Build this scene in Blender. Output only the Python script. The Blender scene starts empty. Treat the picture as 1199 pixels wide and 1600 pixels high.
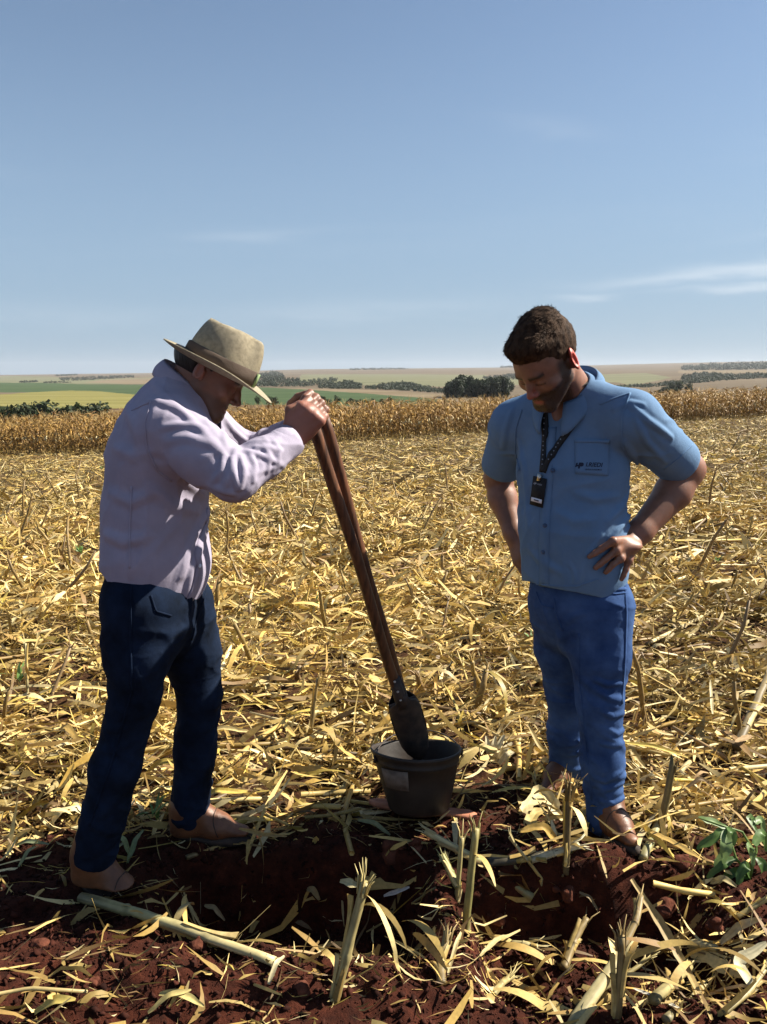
import bpy, math, random
import numpy as np
from mathutils import Vector, Matrix
random.seed(7); rng = np.random.default_rng(7)
scene = bpy.context.scene
col = scene.collection
R = math.radians

# ------------------------------------------------------------------ camera
CAMH, PITCH, FPX, PW, PH = 1.45, R(10.1), 1209.0, 1199.0, 1600.0
cd = bpy.data.cameras.new('camera'); cam = bpy.data.objects.new('camera', cd); col.objects.link(cam)
cam.location = (0, 0, CAMH); cam.rotation_euler = (R(90) - PITCH, 0, 0)
cd.sensor_fit = 'VERTICAL'; cd.sensor_height = 24.0; cd.lens = 24.0 * FPX / PH
cd.clip_start = 0.05; cd.clip_end = 20000
scene.camera = cam

# ------------------------------------------------------------------ light
SUN_EL, SUN_PHI = R(41), R(16)          # phi: how far behind the picture plane the sun stands (from +X towards +Y)
w = bpy.data.worlds.new('World'); scene.world = w; w.use_nodes = True
nt = w.node_tree; nt.nodes.clear()
wo = nt.nodes.new('ShaderNodeOutputWorld'); bg = nt.nodes.new('ShaderNodeBackground')
sky = nt.nodes.new('ShaderNodeTexSky'); sky.sky_type = 'NISHITA'; sky.sun_disc = False
sky.sun_elevation = SUN_EL; sky.sun_rotation = R(90) - SUN_PHI
sky.altitude = 500; sky.air_density = 1.0; sky.dust_density = 0.3; sky.ozone_density = 0.7
bg.inputs['Strength'].default_value = 0.05
def wn(t, **kw):
    n = nt.nodes.new(t)
    for k, v in kw.items(): setattr(n, k, v)
    return n
# thin cirrus streaks: noise on the sky direction, projected on a high layer
tc = wn('ShaderNodeTexCoord'); sep = wn('ShaderNodeSeparateXYZ'); nt.links.new(tc.outputs['Generated'], sep.inputs[0])
zc = wn('ShaderNodeMath', operation='MAXIMUM'); nt.links.new(sep.outputs['Z'], zc.inputs[0]); zc.inputs[1].default_value = 0.02
za = wn('ShaderNodeMath', operation='ADD'); nt.links.new(zc.outputs[0], za.inputs[0]); za.inputs[1].default_value = 0.06
dx = wn('ShaderNodeMath', operation='DIVIDE'); nt.links.new(sep.outputs['X'], dx.inputs[0]); nt.links.new(za.outputs[0], dx.inputs[1])
dy = wn('ShaderNodeMath', operation='DIVIDE'); nt.links.new(sep.outputs['Y'], dy.inputs[0]); nt.links.new(za.outputs[0], dy.inputs[1])
cmb = wn('ShaderNodeCombineXYZ'); nt.links.new(dx.outputs[0], cmb.inputs[0]); nt.links.new(dy.outputs[0], cmb.inputs[1])
mp = wn('ShaderNodeMapping'); nt.links.new(cmb.outputs[0], mp.inputs[0])
mp.inputs['Scale'].default_value = (0.30, 0.85, 1); mp.inputs['Location'].default_value = (3.1, 1.2, 0); mp.inputs['Rotation'].default_value = (0, 0, R(-8))
nz = wn('ShaderNodeTexNoise'); nt.links.new(mp.outputs[0], nz.inputs['Vector'])
nz.inputs['Scale'].default_value = 0.9; nz.inputs['Detail'].default_value = 7; nz.inputs['Roughness'].default_value = 0.55; nz.inputs['Distortion'].default_value = 0.25
cr = wn('ShaderNodeMapRange'); nt.links.new(nz.outputs['Fac'], cr.inputs['Value'])
cr.inputs['From Min'].default_value = 0.56; cr.inputs['From Max'].default_value = 0.80; cr.inputs['To Max'].default_value = 0.12
mx = wn('ShaderNodeMix', data_type='RGBA')
nt.links.new(cr.outputs[0], mx.inputs[0]); nt.links.new(sky.outputs[0], mx.inputs[6]); mx.inputs[7].default_value = (7.6, 8.2, 8.8, 1)
# a few thin cirrus bars standing where the photograph shows them (compass direction, height, half-length, half-thickness in degrees)
az_ = wn('ShaderNodeMath', operation='ARCTAN2'); nt.links.new(sep.outputs['X'], az_.inputs[0]); nt.links.new(sep.outputs['Y'], az_.inputs[1])
el_ = wn('ShaderNodeMath', operation='ARCSINE'); nt.links.new(sep.outputs['Z'], el_.inputs[0])
def mth(op, a, b):
    n = wn('ShaderNodeMath', operation=op)
    for k, q in enumerate((a, b)):
        if q is None: continue
        if isinstance(q, (int, float)): n.inputs[k].default_value = q
        else: nt.links.new(q, n.inputs[k])
    return n.outputs[0]
wv = wn('ShaderNodeTexNoise'); wv.inputs['Scale'].default_value = 9; wv.inputs['Detail'].default_value = 6; wm = wn('ShaderNodeMapping'); wm.inputs['Scale'].default_value = (1, 1, 5)
nt.links.new(tc.outputs['Generated'], wm.inputs[0]); nt.links.new(wm.outputs[0], wv.inputs['Vector'])
wob = mth('MULTIPLY', mth('SUBTRACT', wv.outputs['Fac'], 0.5), 0.030)
tot = None
for a0, e0, wa, we, am, sl in ((25.5, 6.7, 8.5, .50, .95, .05), (25.0, 5.6, 5.0, .26, .75, .04), (14.0, 5.2, 2.0, .26, .55, 0), (-1.5, 4.5, 10.0, .75, .26, .04), (-9.5, 9.4, 4.5, .42, .24, .05), (11.0, 16.2, 3.6, .5, .12, -.15), (-22, 3.9, 13, .8, .14, 0), (32, 9.0, 7, .4, .3, .05), (-36, 12, 8, .5, .3, .03)):
    da = mth('SUBTRACT', az_.outputs[0], R(a0)); u_ = mth('DIVIDE', da, R(wa)); v_ = mth('DIVIDE', mth('SUBTRACT', mth('ADD', el_.outputs[0], wob), mth('ADD', mth('MULTIPLY', da, sl), R(e0))), R(we))
    q_ = mth('MULTIPLY', mth('EXPONENT', mth('MULTIPLY', mth('ADD', mth('MULTIPLY', u_, u_), mth('MULTIPLY', v_, v_)), -1.0), None), am)
    tot = q_ if tot is None else mth('MAXIMUM', tot, q_)
mxc = wn('ShaderNodeMix', data_type='RGBA'); nt.links.new(mth('MULTIPLY', tot, mth('ADD', mth('MULTIPLY', wv.outputs['Fac'], 1.2), -0.05)), mxc.inputs[0]); mxc.inputs[7].default_value = (6.6, 7.2, 7.8, 1)
# pale dusty air low over the horizon
hz = wn('ShaderNodeMapRange', interpolation_type='SMOOTHERSTEP'); nt.links.new(sep.outputs['Z'], hz.inputs['Value'])
hz.inputs['From Min'].default_value = -0.06; hz.inputs['From Max'].default_value = 0.5; hz.inputs['To Min'].default_value = 0.88; hz.inputs['To Max'].default_value = 0.08
mx2 = wn('ShaderNodeMix', data_type='RGBA'); nt.links.new(hz.outputs[0], mx2.inputs[0]); nt.links.new(mx.outputs[2], mx2.inputs[6]); mx2.inputs[7].default_value = (2.45, 3.58, 5.0, 1)
nt.links.new(mx2.outputs[2], mxc.inputs[6]); nt.links.new(mxc.outputs[2], bg.inputs['Color']); nt.links.new(bg.outputs[0], wo.inputs[0])

sd = bpy.data.lights.new('sun', 'SUN'); sun = bpy.data.objects.new('sun', sd); col.objects.link(sun)
sd.energy = 5.0; sd.angle = R(0.5); sd.color = (1.0, 0.93, 0.80)
SUND = Vector((math.cos(SUN_EL) * math.cos(SUN_PHI), math.cos(SUN_EL) * math.sin(SUN_PHI), math.sin(SUN_EL)))
sun.rotation_euler = SUND.to_track_quat('Z', 'Y').to_euler(); sun.location = SUND * 30
vs = scene.view_settings
vs.view_transform = 'Standard'; vs.look = 'None'; vs.exposure = 1.32; vs.gamma = 1; vs.use_curve_mapping = False
scene.cycles.max_bounces = 6; scene.cycles.diffuse_bounces = 3; scene.cycles.transparent_max_bounces = 4
scene.cycles.volume_bounces = 0
scene.cycles.use_denoising = True

# ------------------------------------------------------------------ measuring: photo pixel -> point in the place
cP, sP = math.cos(PITCH), math.sin(PITCH)
def ray(px, py):
    x = (np.asarray(px, float) - 599.5) / FPX; v = (800.0 - np.asarray(py, float)) / FPX
    return np.stack([x, cP + v * sP, -sP + v * cP], -1)
CAM = np.array([0, 0, CAMH])
def U(px, py, Y):
    d = ray(px, py); return CAM + d * (Y / d[1])
def topx(P):
    P = np.asarray(P, float); q = P - CAM
    dep = q[..., 1] * cP - q[..., 2] * sP; up = q[..., 1] * sP + q[..., 2] * cP
    return 599.5 + q[..., 0] / dep * FPX, 800 - up / dep * FPX

# ------------------------------------------------------------------ helpers
def mat(name): 
    m = bpy.data.materials.new(name); m.use_nodes = True
    return m, m.node_tree, m.node_tree.nodes['Principled BSDF']
def nd(t, typ, **kw):
    n = t.nodes.new(typ)
    for k, v in kw.items():
        if k.startswith('i_'): n.inputs[k[2:].replace('_', ' ')].default_value = v
        else: setattr(n, k, v)
    return n
def ramp(t, src, stops):
    r = t.nodes.new('ShaderNodeValToRGB'); e = r.color_ramp.elements
    while len(e) < len(stops): e.new(0.5)
    for k, (p, c) in enumerate(stops): e[k].position = p; e[k].color = (*c, 1)
    t.links.new(src, r.inputs[0]); return r.outputs[0]
def bump(t, b, src, strength=0.3, dist=0.01):
    n = nd(t, 'ShaderNodeBump'); n.inputs['Strength'].default_value = strength; n.inputs['Distance'].default_value = dist
    t.links.new(src, n.inputs['Height']); t.links.new(n.outputs[0], b.inputs['Normal'])
def noise_mat(name, c1, c2, scale=8, rough=0.8, detail=5, bumpv=0.2, bdist=0.01, bscale=None, spec=0.3, stretch=(1, 1, 1), lo=0.35, hi=0.65):
    m, t, b = mat(name)
    tc = nd(t, 'ShaderNodeTexCoord'); mp = nd(t, 'ShaderNodeMapping'); t.links.new(tc.outputs['Object'], mp.inputs[0])
    mp.inputs['Scale'].default_value = stretch
    n = nd(t, 'ShaderNodeTexNoise'); n.inputs['Scale'].default_value = scale; n.inputs['Detail'].default_value = detail
    t.links.new(mp.outputs[0], n.inputs['Vector'])
    t.links.new(ramp(t, n.outputs['Fac'], [(lo, c1), (hi, c2)]), b.inputs['Base Color'])
    b.inputs['Roughness'].default_value = rough; b.inputs['Specular IOR Level'].default_value = spec
    if bumpv:
        n2 = nd(t, 'ShaderNodeTexNoise'); n2.inputs['Scale'].default_value = bscale or scale * 4; n2.inputs['Detail'].default_value = 6
        t.links.new(mp.outputs[0], n2.inputs['Vector']); bump(t, b, n2.outputs['Fac'], bumpv, bdist)
    return m
def leaf_mat(name, transl=0.3, rough=0.6, fib=120.0):
    """thin dry or green leaf: colour from each piece's own colour, fibres as fine relief, some light shines through"""
    m, t, b = mat(name)
    a = nd(t, 'ShaderNodeAttribute', attribute_name='tone')
    tc = nd(t, 'ShaderNodeTexCoord'); n = nd(t, 'ShaderNodeTexNoise', i_Scale=fib, i_Detail=3.0); t.links.new(tc.outputs['Object'], n.inputs['Vector'])
    mr = nd(t, 'ShaderNodeMapRange'); mr.inputs['To Min'].default_value = 0.62; mr.inputs['To Max'].default_value = 1.30; t.links.new(n.outputs['Fac'], mr.inputs['Value'])
    mu = nd(t, 'ShaderNodeMix', data_type='RGBA', blend_type='MULTIPLY'); mu.inputs[0].default_value = 1
    t.links.new(a.outputs['Color'], mu.inputs[6]); t.links.new(mr.outputs[0], mu.inputs[7])
    t.links.new(mu.outputs[2], b.inputs['Base Color']); b.inputs['Roughness'].default_value = rough; b.inputs['Specular IOR Level'].default_value = 0.35
    tr = nd(t, 'ShaderNodeBsdfTranslucent'); t.links.new(mu.outputs[2], tr.inputs[0])
    ms = nd(t, 'ShaderNodeMixShader'); ms.inputs[0].default_value = transl
    t.links.new(b.outputs[0], ms.inputs[1]); t.links.new(tr.outputs[0], ms.inputs[2])
    t.links.new(ms.outputs[0], t.nodes['Material Output'].inputs[0])
    return m

def tag(o, label=None, cat=None, group=None, kind=None):
    if label: o['label'] = label
    if cat: o['category'] = cat
    if group: o['group'] = group
    if kind: o['kind'] = kind
    return o
def make_mesh(name, V, F, smooth=True, tone=None, attrs=None, fmat=None):
    """V (n,3); F list of (m,k) integer arrays of quads or triangles"""
    V = np.ascontiguousarray(V, np.float32)
    if isinstance(F, np.ndarray): F = [F]
    F = [np.asarray(f, np.int32) for f in F if len(f)]
    me = bpy.data.meshes.new(name); me.vertices.add(len(V)); me.vertices.foreach_set('co', V.ravel())
    tot = np.concatenate([np.full(len(f), f.shape[1], np.int32) for f in F]); idx = np.concatenate([f.ravel() for f in F])
    me.loops.add(len(idx)); me.loops.foreach_set('vertex_index', idx)
    me.polygons.add(len(tot)); st = np.zeros(len(tot), np.int32); st[1:] = np.cumsum(tot)[:-1]
    me.polygons.foreach_set('loop_start', st); me.polygons.foreach_set('loop_total', tot)
    if smooth: me.polygons.foreach_set('use_smooth', np.ones(len(tot), bool))
    if fmat is not None: me.polygons.foreach_set('material_index', np.asarray(fmat, np.int32))
    if tone is not None:
        tone = np.asarray(tone, np.float32)
        if tone.ndim == 1: tone = np.tile(tone, (len(V), 1))
        c = np.ones((len(V), 4), np.float32); c[:, :3] = tone
        at = me.attributes.new('tone', 'FLOAT_COLOR', 'POINT'); at.data.foreach_set('color', c.ravel())
    for k, v in (attrs or {}).items():
        at = me.attributes.new(k, 'FLOAT', 'POINT'); at.data.foreach_set('value', np.asarray(v, np.float32))
    me.update(calc_edges=True); me.validate()
    return me
def link(name, me, material=None, parent=None, loc=None):
    o = bpy.data.objects.new(name, me); col.objects.link(o)
    if material is not None:
        for m in (material if isinstance(material, (list, tuple)) else [material]):
            if me.materials.find(m.name) < 0: me.materials.append(m)
    if parent is not None:
        o.parent = parent
        base = Vector((0, 0, 0)); p = parent
        while p is not None: base += p.location; p = p.parent
        o.location = -base                     # meshes are modelled in place, the Empty stands at the base
    if loc is not None: o.location = loc
    return o
def empty(name, loc):
    o = bpy.data.objects.new(name, None); col.objects.link(o); o.location = loc; o.empty_display_size = 0.1; return o
def nrm(v): 
    v = np.asarray(v, float); return v / (np.linalg.norm(v) + 1e-12)
def sstep(a, b, x):
    t = np.clip((x - a) / (b - a), 0, 1); return t * t * (3 - 2 * t)
_lat = np.random.default_rng(3).random((64, 64, 64)).astype(np.float32)
def vnoise(P):
    """value noise on points, -1..1"""
    P = np.asarray(P, np.float32); i = np.floor(P).astype(np.int32); f = P - i; f = f * f * (3 - 2 * f); i &= 63; j = (i + 1) & 63
    x0, y0, z0 = i.T; x1, y1, z1 = j.T; fx, fy, fz = f.T
    c00 = _lat[x0, y0, z0] * (1 - fx) + _lat[x1, y0, z0] * fx; c10 = _lat[x0, y1, z0] * (1 - fx) + _lat[x1, y1, z0] * fx
    c01 = _lat[x0, y0, z1] * (1 - fx) + _lat[x1, y0, z1] * fx; c11 = _lat[x0, y1, z1] * (1 - fx) + _lat[x1, y1, z1] * fx
    return 2 * ((c00 * (1 - fy) + c10 * fy) * (1 - fz) + (c01 * (1 - fy) + c11 * fy) * fz) - 1
def n2(x, y, s, seed=0.0):
    x = np.asarray(x, np.float32); y = np.asarray(y, np.float32); x, y = np.broadcast_arrays(x, y)
    return vnoise(np.stack([x.ravel() * s + seed * 7.3, y.ravel() * s + seed * 3.1, np.full(x.size, seed, np.float32)], -1)).reshape(x.shape)

def tube(pts, rad, n=8, cap=True, ang0=0.0, flat=1.0):
    """tapered tube along points; returns V, F(quads), caps as triangles"""
    pts = np.asarray(pts, float); m = len(pts); rad = np.broadcast_to(np.asarray(rad, float), (m,))
    T = np.gradient(pts, axis=0); T /= np.linalg.norm(T, axis=1)[:, None] + 1e-9
    ref = np.array([0, 0, 1.0]) if abs(T[0, 2]) < 0.9 else np.array([1.0, 0, 0])
    A = np.cross(T, ref); A /= np.linalg.norm(A, axis=1)[:, None] + 1e-9; B = np.cross(T, A)
    th = np.linspace(0, 2 * np.pi, n, endpoint=False) + ang0
    V = pts[:, None] + rad[:, None, None] * (np.cos(th)[None, :, None] * A[:, None] + flat * np.sin(th)[None, :, None] * B[:, None])
    V = V.reshape(-1, 3); i = np.arange(m - 1)[:, None] * n; j = np.arange(n)[None]; k = (j + 1) % n
    F = np.stack([i + j, i + k, i + n + k, i + n + j], -1).reshape(-1, 4)
    out = [F]
    if cap:
        V = np.concatenate([V, pts[:1], pts[-1:]]); a, b = len(V) - 2, len(V) - 1; jj = np.arange(n); kk = (jj + 1) % n
        out.append(np.concatenate([np.stack([kk, jj, np.full(n, a)], -1), np.stack([(m - 1) * n + jj, (m - 1) * n + kk, np.full(n, b)], -1)]))
    return V, out
def join(parts):
    """parts: list of (V, [F...], tone or None) -> V, F, tone"""
    Vs, Q, T3, C, off = [], [], [], [], 0
    for p in parts:
        V, F = p[0], p[1]; c = p[2] if len(p) > 2 else (0.5, 0.5, 0.5)
        if isinstance(F, np.ndarray): F = [F]
        for f in F:
            f = np.asarray(f)
            if len(f) == 0: continue
            (Q if f.shape[1] == 4 else T3).append(f + off)
        c = np.asarray(c, float); C.append(np.broadcast_to(c, (len(V), 3)) if c.ndim == 1 else c)
        Vs.append(V); off += len(V)
    F = []
    if Q: F.append(np.concatenate(Q))
    if T3: F.append(np.concatenate(T3))
    return np.concatenate(Vs), F, np.concatenate(C)
def ribbons(pos, yaw, pitch, L, W, bend, roll, twist, S=4, taper=0.75, power=2.2, rag=0.0):
    """many curved strips at once: arrays of length N. Returns V (N*(S+1)*2,3), F"""
    N = len(pos); s = np.linspace(-0.5, 0.5, S + 1)
    th = pitch[:, None] + bend[:, None] * s[None]
    ds = L[:, None] / S
    dh = np.cos(th) * ds; dv = np.sin(th) * ds
    h = np.cumsum(dh, 1) - dh; v = np.cumsum(dv, 1) - dv
    h -= h.mean(1, keepdims=True); v -= v.mean(1, keepdims=True)
    d = np.stack([np.cos(yaw), np.sin(yaw), 0 * yaw], -1); sd_ = np.stack([-np.sin(yaw), np.cos(yaw), 0 * yaw], -1)
    C = pos[:, None] + h[..., None] * d[:, None]; C[..., 2] += v
    C = C + (0.15 * L)[:, None, None] * (twist[:, None] * s[None] ** 2)[..., None] * sd_[:, None]
    nv = -np.sin(th)[..., None] * d[:, None] + np.cos(th)[..., None] * np.array([0, 0, 1.0])
    a = roll[:, None] + twist[:, None] * s[None]
    side = np.cos(a)[..., None] * sd_[:, None] + np.sin(a)[..., None] * nv
    wd = W[:, None] * (1 - taper * np.abs(2 * s[None]) ** power) * 0.5
    if rag: wl, wr_ = wd * rng.uniform(1 - rag, 1 + rag * .5, wd.shape), wd * rng.uniform(1 - rag, 1 + rag * .5, wd.shape)
    else: wl = wr_ = wd
    V = np.stack([C - side * wl[..., None], C + side * wr_[..., None]], 2).reshape(-1, 3)
    b = (np.arange(N) * (S + 1) * 2)[:, None]; i = np.arange(S)[None] * 2
    F = np.stack([b + i, b + i + 1, b + i + 3, b + i + 2], -1).reshape(-1, 4)
    return V, F
# ------------------------------------------------------------------ the ground
def pit(x, y):
    """the dug hollow in front of the men, and the cut hole at its right, with fairly steep sides"""
    w1 = .05 * n2(x, y, 4, 31) + .02 * n2(x, y, 11, 32); x1, y1 = x + w1, y + .6 * w1
    a = sstep(-.64, -.50, x1) * (1 - sstep(.06, .20, x1)) * sstep(1.72, 1.90, y1) * (1 - sstep(2.10, 2.20, y1))
    c = sstep(.22, .34, x1) * (1 - sstep(.70, 1.02, x1)) * sstep(1.56, 1.70, y1) * (1 - sstep(1.98, 2.06, y1))
    return -.24 * a - .18 * c
def gz(x, y, fine=True):
    x = np.asarray(x, float); y = np.asarray(y, float)
    yy = np.maximum(y - 2.5, 0); slope = -0.0467 * (yy - 1.5 * (1 - np.exp(-yy / 1.5)))
    z = slope + 0.0416 * np.clip(x, -60, 60) * sstep(3, 15, y)
    near = 1 - sstep(9, 30, y)
    z = z + near * (0.035 * n2(x, y, 1.1, 1) + 0.02 * n2(x, y, 2.9, 2)) * sstep(2.6, 4.0, y)
    z = z + pit(x, y)
    z = z + 0.05 * np.exp(-(((x + 0.75) / 0.5) ** 2 + ((y - 1.62) / 0.16) ** 2)) + 0.05 * np.exp(-(((x - 0.62) / 0.36) ** 2 + ((y - 2.10) / 0.07) ** 2))
    if fine:
        k = 1 - sstep(2.2, 3.4, y)
        z = z + (0.25 + 0.75 * k) * (1 - sstep(6, 12, y)) * (0.024 * n2(x, y, 6, 3) + 0.018 * n2(x, y, 14, 4) + 0.010 * n2(x, y, 31, 5))
    return z
def hit_ground(px, py):
    """where the sight line through a photo pixel meets the near ground"""
    d = ray(px, py); lo, hi = 0.5, 120.0
    t = np.geomspace(0.8, 110, 400); P = CAM + d * t[:, None]
    below = P[:, 2] < gz(P[:, 0], P[:, 1]); k = int(np.argmax(below)) if below.any() else 399
    lo, hi = t[max(k - 1, 0)], t[k]
    for _ in range(24):
        m = 0.5 * (lo + hi); p = CAM + d * m
        if p[2] < float(gz(p[0], p[1])): hi = m
        else: lo = m
    return CAM + d * hi

xs = np.concatenate([-np.geomspace(700, 1.75, 75), np.arange(-1.72, 1.74, 0.013), np.geomspace(1.75, 700, 75)])
ys = np.concatenate([np.linspace(-6, 0.9, 12), np.arange(1.0, 3.2, 0.013), np.geomspace(3.22, 86, 190)])
GX, GY = np.meshgrid(xs, ys); GZ = gz(GX, GY)
nx, ny = len(xs), len(ys)
i = np.arange(ny - 1)[:, None] * nx; j = np.arange(nx - 1)[None]
GF = np.stack([i + j, i + j + 1, i + nx + j + 1, i + nx + j], -1).reshape(-1, 4)
m_soil, t, b = mat('red_soil')
tc = nd(t, 'ShaderNodeTexCoord')
n1 = nd(t, 'ShaderNodeTexNoise', i_Scale=22.0, i_Detail=8.0, i_Roughness=0.7); t.links.new(tc.outputs['Object'], n1.inputs['Vector'])
soilc = ramp(t, n1.outputs['Fac'], [(0.3, (0.014, 0.0055, 0.004)), (0.55, (0.060, 0.0165, 0.009)), (0.75, (0.125, 0.037, 0.019))])
n3 = nd(t, 'ShaderNodeTexNoise', i_Scale=60.0, i_Detail=4.0, i_Roughness=0.7); t.links.new(tc.outputs['Object'], n3.inputs['Vector'])
strawc = ramp(t, n3.outputs['Fac'], [(0.36, (0.018, 0.011, 0.007)), (0.54, (0.07, 0.042, 0.016)), (0.72, (0.21, 0.14, 0.05))])
at = nd(t, 'ShaderNodeAttribute', attribute_name='mulch')
mx = nd(t, 'ShaderNodeMix', data_type='RGBA'); t.links.new(at.outputs['Fac'], mx.inputs[0]); t.links.new(soilc, mx.inputs[6]); t.links.new(strawc, mx.inputs[7])
t.links.new(mx.outputs[2], b.inputs['Base Color']); b.inputs['Roughness'].default_value = 0.95; b.inputs['Specular IOR Level'].default_value = 0.12
n4 = nd(t, 'ShaderNodeTexNoise', i_Scale=90.0, i_Detail=8.0, i_Roughness=0.75); t.links.new(tc.outputs['Object'], n4.inputs['Vector']); bump(t, b, n4.outputs['Fac'], 0.9, 0.012)
def litter_amount(x, y):
    """0 on the dug red soil, 1 under the full straw mulch"""
    e = 2.30 + 0.10 * n2(x, y, 1.7, 9) + 0.05 * n2(x, y, 5, 10)
    e = e + 0.10 * np.exp(-((x + 0.2) / 0.35) ** 2) * 0 - 0.12 * sstep(0.55, 0.95, x) - 0.05 * sstep(-0.5, -1.0, x)
    k = sstep(e - 0.16, e + 0.16, y)
    bare = np.exp(-(((x - 0.16) / 0.22) ** 2 + ((y - 2.30) / 0.10) ** 2)) + 0.8 * np.exp(-(((x - 0.42) / 0.18) ** 2 + ((y - 2.48) / 0.13) ** 2))
    return np.clip(k - bare, 0, 1)
ground = link('field_ground', make_mesh('field_ground', np.stack([GX, GY, GZ], -1).reshape(-1, 3), GF, attrs={'mulch': litter_amount(GX, GY).ravel() * (0.55 + 0.45 * sstep(4, 14, GY.ravel()))}), m_soil)
tag(ground, 'red soil ground of the harvested corn field', kind='structure')

# ------------------------------------------------------------------ far terrain: valley and hills beyond the standing corn
TOPX = np.array([-900, 0, 150, 300, 480, 650, 800, 930, 1060, 1199, 2100]); TOPY = np.array([586, 586, 584, 582, 577, 575.5, 574, 570.5, 567, 564, 570])
RG = np.array([260, 400, 650, 900, 1300, 1800, 2600, 3500, 6000]); GG = np.array([0, 0.30, 0.50, 0.62, 0.71, 0.79, 0.86, 0.92, 1.0])
def terr_z(az, r):
    """height of the land at azimuth az (tan, + right) and distance r"""
    px = 599.5 + np.clip(az, -1.2, 1.2) * FPX; top = np.interp(px, TOPX, TOPY)
    g = np.interp(np.log(np.maximum(r, 260)), np.log(RG), GG)
    row = 640 - (640 - top) * g + 0.9 * np.sin(px / 90 + np.log(r) * 5) * sstep(300, 900, r) * (1 - sstep(4500, 6000, r))
    ang = PITCH - np.arctan((800 - row) / FPX)
    zf = CAMH - r * np.tan(ang)
    z0 = -0.0467 * (r - 2.5 - 1.5) + 0.0416 * np.clip(az * r, -60, 60)
    zm = -11.0 + 0 * r
    z = np.where(r < 150, z0 + (zm - z0) * sstep(85, 150, r), zm + (zf - zm) * sstep(150, 262, r))
    return z
def terr_hit(px, py, rmin=200):
    """distance at which a photo row meets the land"""
    az = (px - 599.5) / FPX; rs = np.geomspace(rmin, 6000, 600); z = terr_z(np.full(600, az), rs)
    dep = rs * cP - (z - CAMH) * sP; rowv = 800 - (rs * sP + (z - CAMH) * cP) / dep * FPX
    k = int(np.argmin(np.abs(rowv - py))); return az, rs[k], z[k]
def inpoly(px, py, poly):
    ins = np.zeros(np.shape(px), bool); n = len(poly)
    for k in range(n):
        x1, y1 = poly[k]; x2, y2 = poly[(k + 1) % n]
        c = ((y1 > py) != (y2 > py)) & (px < (x2 - x1) * (py - y1) / (y2 - y1 + 1e-9) + x1); ins ^= c
    return ins
azs = np.concatenate([np.tan(np.linspace(R(-80), R(-33), 40)), np.tan(np.linspace(R(-32.7), R(32.7), 620)), np.tan(np.linspace(R(33), R(80), 40))])
rr = np.concatenate([np.geomspace(72, 258, 30), np.geomspace(260, 6000, 300), np.geomspace(6200, 9000, 6)])
AZ, RR = np.meshgrid(azs, rr)
TZ = terr_z(AZ, RR); TZ = np.where(RR > 6000, TZ - (RR - 6000) * 0.05, TZ)
TX, TY = AZ * RR, RR
def fieldmap(px, py):
    """which field a spot of land belongs to"""
    c = np.zeros(px.shape, int)                                    # 0 pinkish brown stubble
    P = lambda k, poly: c.__setitem__(inpoly(px, py, poly), k)
    P(3, [(-400, 586), (60, 588), (150, 592), (240, 590), (330, 588), (330, 600), (-400, 600)])          # pale green
    P(4, [(130, 597.5), (160, 594), (250, 590.5), (330, 590), (330, 600), (200, 600)])                   # tan
    P(3, [(470, 585), (640, 584.5), (760, 586), (760, 600), (700, 604), (600, 603), (470, 598)])
    P(3, [(760, 590), (1010, 583), (1050, 590), (990, 602), (760, 612)])
    P(0, [(760, 602), (900, 600), (960, 597), (990, 602), (880, 616), (760, 614)])
    P(3, [(900, 606), (990, 600), (960, 616), (880, 618)])
    P(4, [(1060, 579), (1199, 578), (1400, 578), (1400, 583), (1060, 583)])
    P(2, [(-600, 598), (60, 598), (140, 600.5), (330, 601), (400, 605), (460, 607.5), (560, 614), (690, 624), (760, 634), (300, 634), (230, 626), (205, 616), (150, 611), (110, 610), (50, 613), (-600, 616)])
    P(1, [(-600, 616), (0, 616.5), (50, 613), (110, 610), (150, 611), (205, 616), (250, 622), (250, 634), (190, 638), (100, 640.5), (-600, 648)])
    P(4, [(440, 606.5), (560, 608.5), (700, 616), (760, 620), (760, 632), (690, 624), (560, 614)])
    P(5, [(-600, 648), (100, 640.5), (190, 638), (250, 634), (470, 632), (470, 700), (-600, 700)])
    return c
cen = lambda A: (A[:-1, :-1] + A[1:, :-1] + A[:-1, 1:] + A[1:, 1:]) / 4
fpx, fpy = topx(np.stack([cen(TX), cen(TY), cen(TZ)], -1))
cls = fieldmap(fpx, fpy + 0.25 * n2(fpx, fpy, 0.11, 2)).ravel()
i = np.arange(len(rr) - 1)[:, None] * len(azs); j = np.arange(len(azs) - 1)[None]
TF = np.stack([i + j, i + j + 1, i + len(azs) + j + 1, i + len(azs) + j], -1).reshape(-1, 4)
TV = np.stack([TX, TY, TZ], -1).reshape(-1, 3)
def field_mat(name, c1, c2, c3, sx, sy, scale=0.02):
    m, t, b = mat(name); tc = nd(t, 'ShaderNodeTexCoord'); mp = nd(t, 'ShaderNodeMapping'); t.links.new(tc.outputs['Object'], mp.inputs[0]); mp.inputs['Scale'].default_value = (sx, sy, 1)
    n = nd(t, 'ShaderNodeTexNoise', i_Scale=scale, i_Detail=6.0, i_Roughness=0.6); t.links.new(mp.outputs[0], n.inputs['Vector'])
    t.links.new(ramp(t, n.outputs['Fac'], [(0.36, c1), (0.5, c2), (0.64, c3)]), b.inputs['Base Color']); b.inputs['Roughness'].default_value = 1; b.inputs['Specular IOR Level'].default_value = 0.05
    return m
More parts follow.
